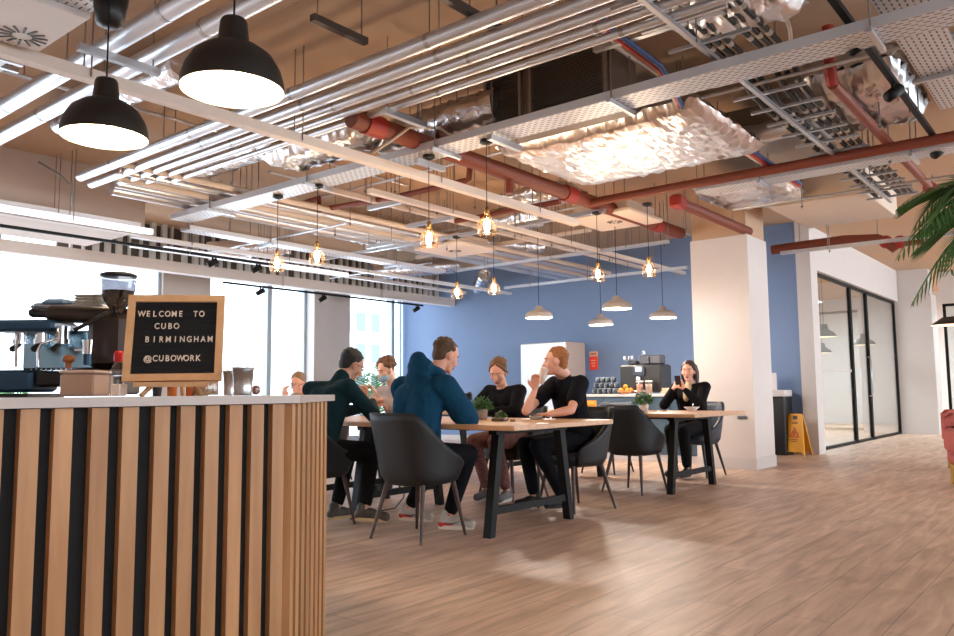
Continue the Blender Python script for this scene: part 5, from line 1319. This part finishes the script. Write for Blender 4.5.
# man drinking
o_ = (5.80, 3.62, 0); rz_ = rad(152)
person('man with ginger cropped hair in a black T-shirt drinking from a tall cup', o_, rz_,
       pose(chest=(.07, 0, .95), neck=(.11, 0, 1.125), look=(-22, 2, 0), shL=(.06, .19, 1.05), shR=(.10, -.19, 1.05),
            hdL=(.2, -.9, 0), hnL=(0, 0, 1), hdR=(.1, .3, .9), knL=(.44, .13, .54), anL=(.20, .10, .12), toL=(.38, .12, .05), knR=(.43, -.12, .54), anR=(.36, -.10, .11), toR=(.55, -.10, .035)),
       SK2, cloth('black_tshirt', (22, 23, 30), .4), NAVYT, DSH, mat('ginger_hair', (176, 112, 66), .7, bump=.5, bscale=130, var=.2, vscale=30), 'crop', 'short', None, .0075, 't_shirt',
       W=dict(head=U(555, 362, D=6.62), elR=U(526, 411, D=6.32), wrR=U(535, 390, D=6.38), elL=U(571, 410, D=6.28), wrL=U(548, 414.5, D=6.22)))
cq = U(542.5, 376, D=6.42)
t = thing('tall_cup', 'tall pale cup tipped to the mouth of the man in the black T-shirt', 'cup', cq)
RC = Matrix.Rotation(rad(18), 3, V(fw)) 
MB().lathe([(0, -.065), (.024, -.065), (.027, -.06), (.036, .065), (.032, .065), (.024, -.055), (0, -.055)], n=24, ax=RC).build('cup_wall', mat('pale_cup', (214, 196, 180), .35), t)
MB().lathe([(0, .045), (.031, .045)], n=24, ax=RC).build('drink', mat('milky_coffee', (176, 140, 110), .3), t)
# woman by the column
def lanyard(t, H_, J, HR):
    n_ = J['neck']; MB().ell(n_+V((.075, 0, -.10)), (.035, .05, .13), Matrix.Rotation(rad(-22), 3, 'Y')).build('blouse', mat('beige_blouse', (206, 184, 150), .7), t)
person('dark-haired woman in a black jacket holding a phone at the second table', (8.80, 3.88, 0), rad(178),
       pose(chest=(.06, 0, .92), neck=(.07, 0, 1.075), head=(.10, .0, 1.205), look=(12, 4, 0), shL=(.06, .18, 1.02), shR=(.06, -.18, 1.02), elL=(.30, .22, .82), elR=(.30, -.22, .82), wrL=(.36, .07, 1.0), wrR=(.36, -.07, 1.0),
            hdL=(.1, -.5, .8), hdR=(.1, .5, .8), hnL=(.7, .7, 0), hnR=(.7, -.7, 0), anL=(.36, .07, .11), toL=(.52, .08, .035), anR=(.36, -.09, .11), toR=(.52, -.09, .035), knL=(.44, .08, .54), knR=(.44, -.08, .54)),
       SK2, cloth('black_jacket', (22, 21, 25), .35), BLK, DSH, mat('dark_brown_hair', (50, 32, 28), .5, bump=.5, bscale=120), 'long', 'long', lanyard, .008, 'blazer', None, True)
q = V((8.80-.40, 3.88, 1.085))
t = thing('mobile_phone', 'dark mobile phone in the hands of the woman in the black jacket', 'phone', q, 0)
MB().rbox((0, 0, 0), (.01, .07, .14), .004, Matrix.Rotation(rad(-15), 3, 'Y')).build('phone_body', M_BLACK, t)
MB().box((.007, 0, 0), (.002, .06, .12), Matrix.Rotation(rad(-15), 3, 'Y')).build('screen', mat('phone_screen', (30, 36, 48), .1), t)
# cable on the floor under the first table
t = thing('floor_cable', 'thin black cable trailing across the floor under the foreground table', 'cable', (4.6, 5.0, 0))
q = [U(x, y, Z=z) for x, y, z in ((405, 470, .35), (404, 497, .02), (395, 508, .008), (375, 512, .008), (360, 510, .008), (352, 508, .008))]
MB().tube([p-V((4.6, 5., 0)) for p in q], .006, 6).build('sheath', M_CBL, t)

# ------------------------------------------------------------------ light
w = bpy.data.worlds.new('daylight'); SC.world = w; w.use_nodes = True
bg = w.node_tree.nodes['Background']; bg.inputs[0].default_value = (.80, .91, 1.0, 1); bg.inputs[1].default_value = 3.4
def lamp(kind, loc, energy, color=(1, 1, 1), size=.1, name='lamp_light', rot=None, sy=None):
    l = bpy.data.lights.new(name, kind); l.energy = energy; l.color = color
    if kind == 'AREA':
        l.size = size
        if sy: l.shape = 'RECTANGLE'; l.size_y = sy
    elif kind != 'SUN': l.shadow_soft_size = size
    o = bpy.data.objects.new(name, l); COL.objects.link(o); o.location = loc
    if rot: o.rotation_euler = rot
    return o
for p in LAMP_SPOTS: lamp(*p)
SC.view_settings.view_transform = 'Standard'; SC.view_settings.look = 'None'; SC.view_settings.gamma = 1; SC.view_settings.use_curve_mapping = False
SC.view_settings.exposure = .88
SC.cycles.caustics_reflective = False; SC.cycles.caustics_refractive = False
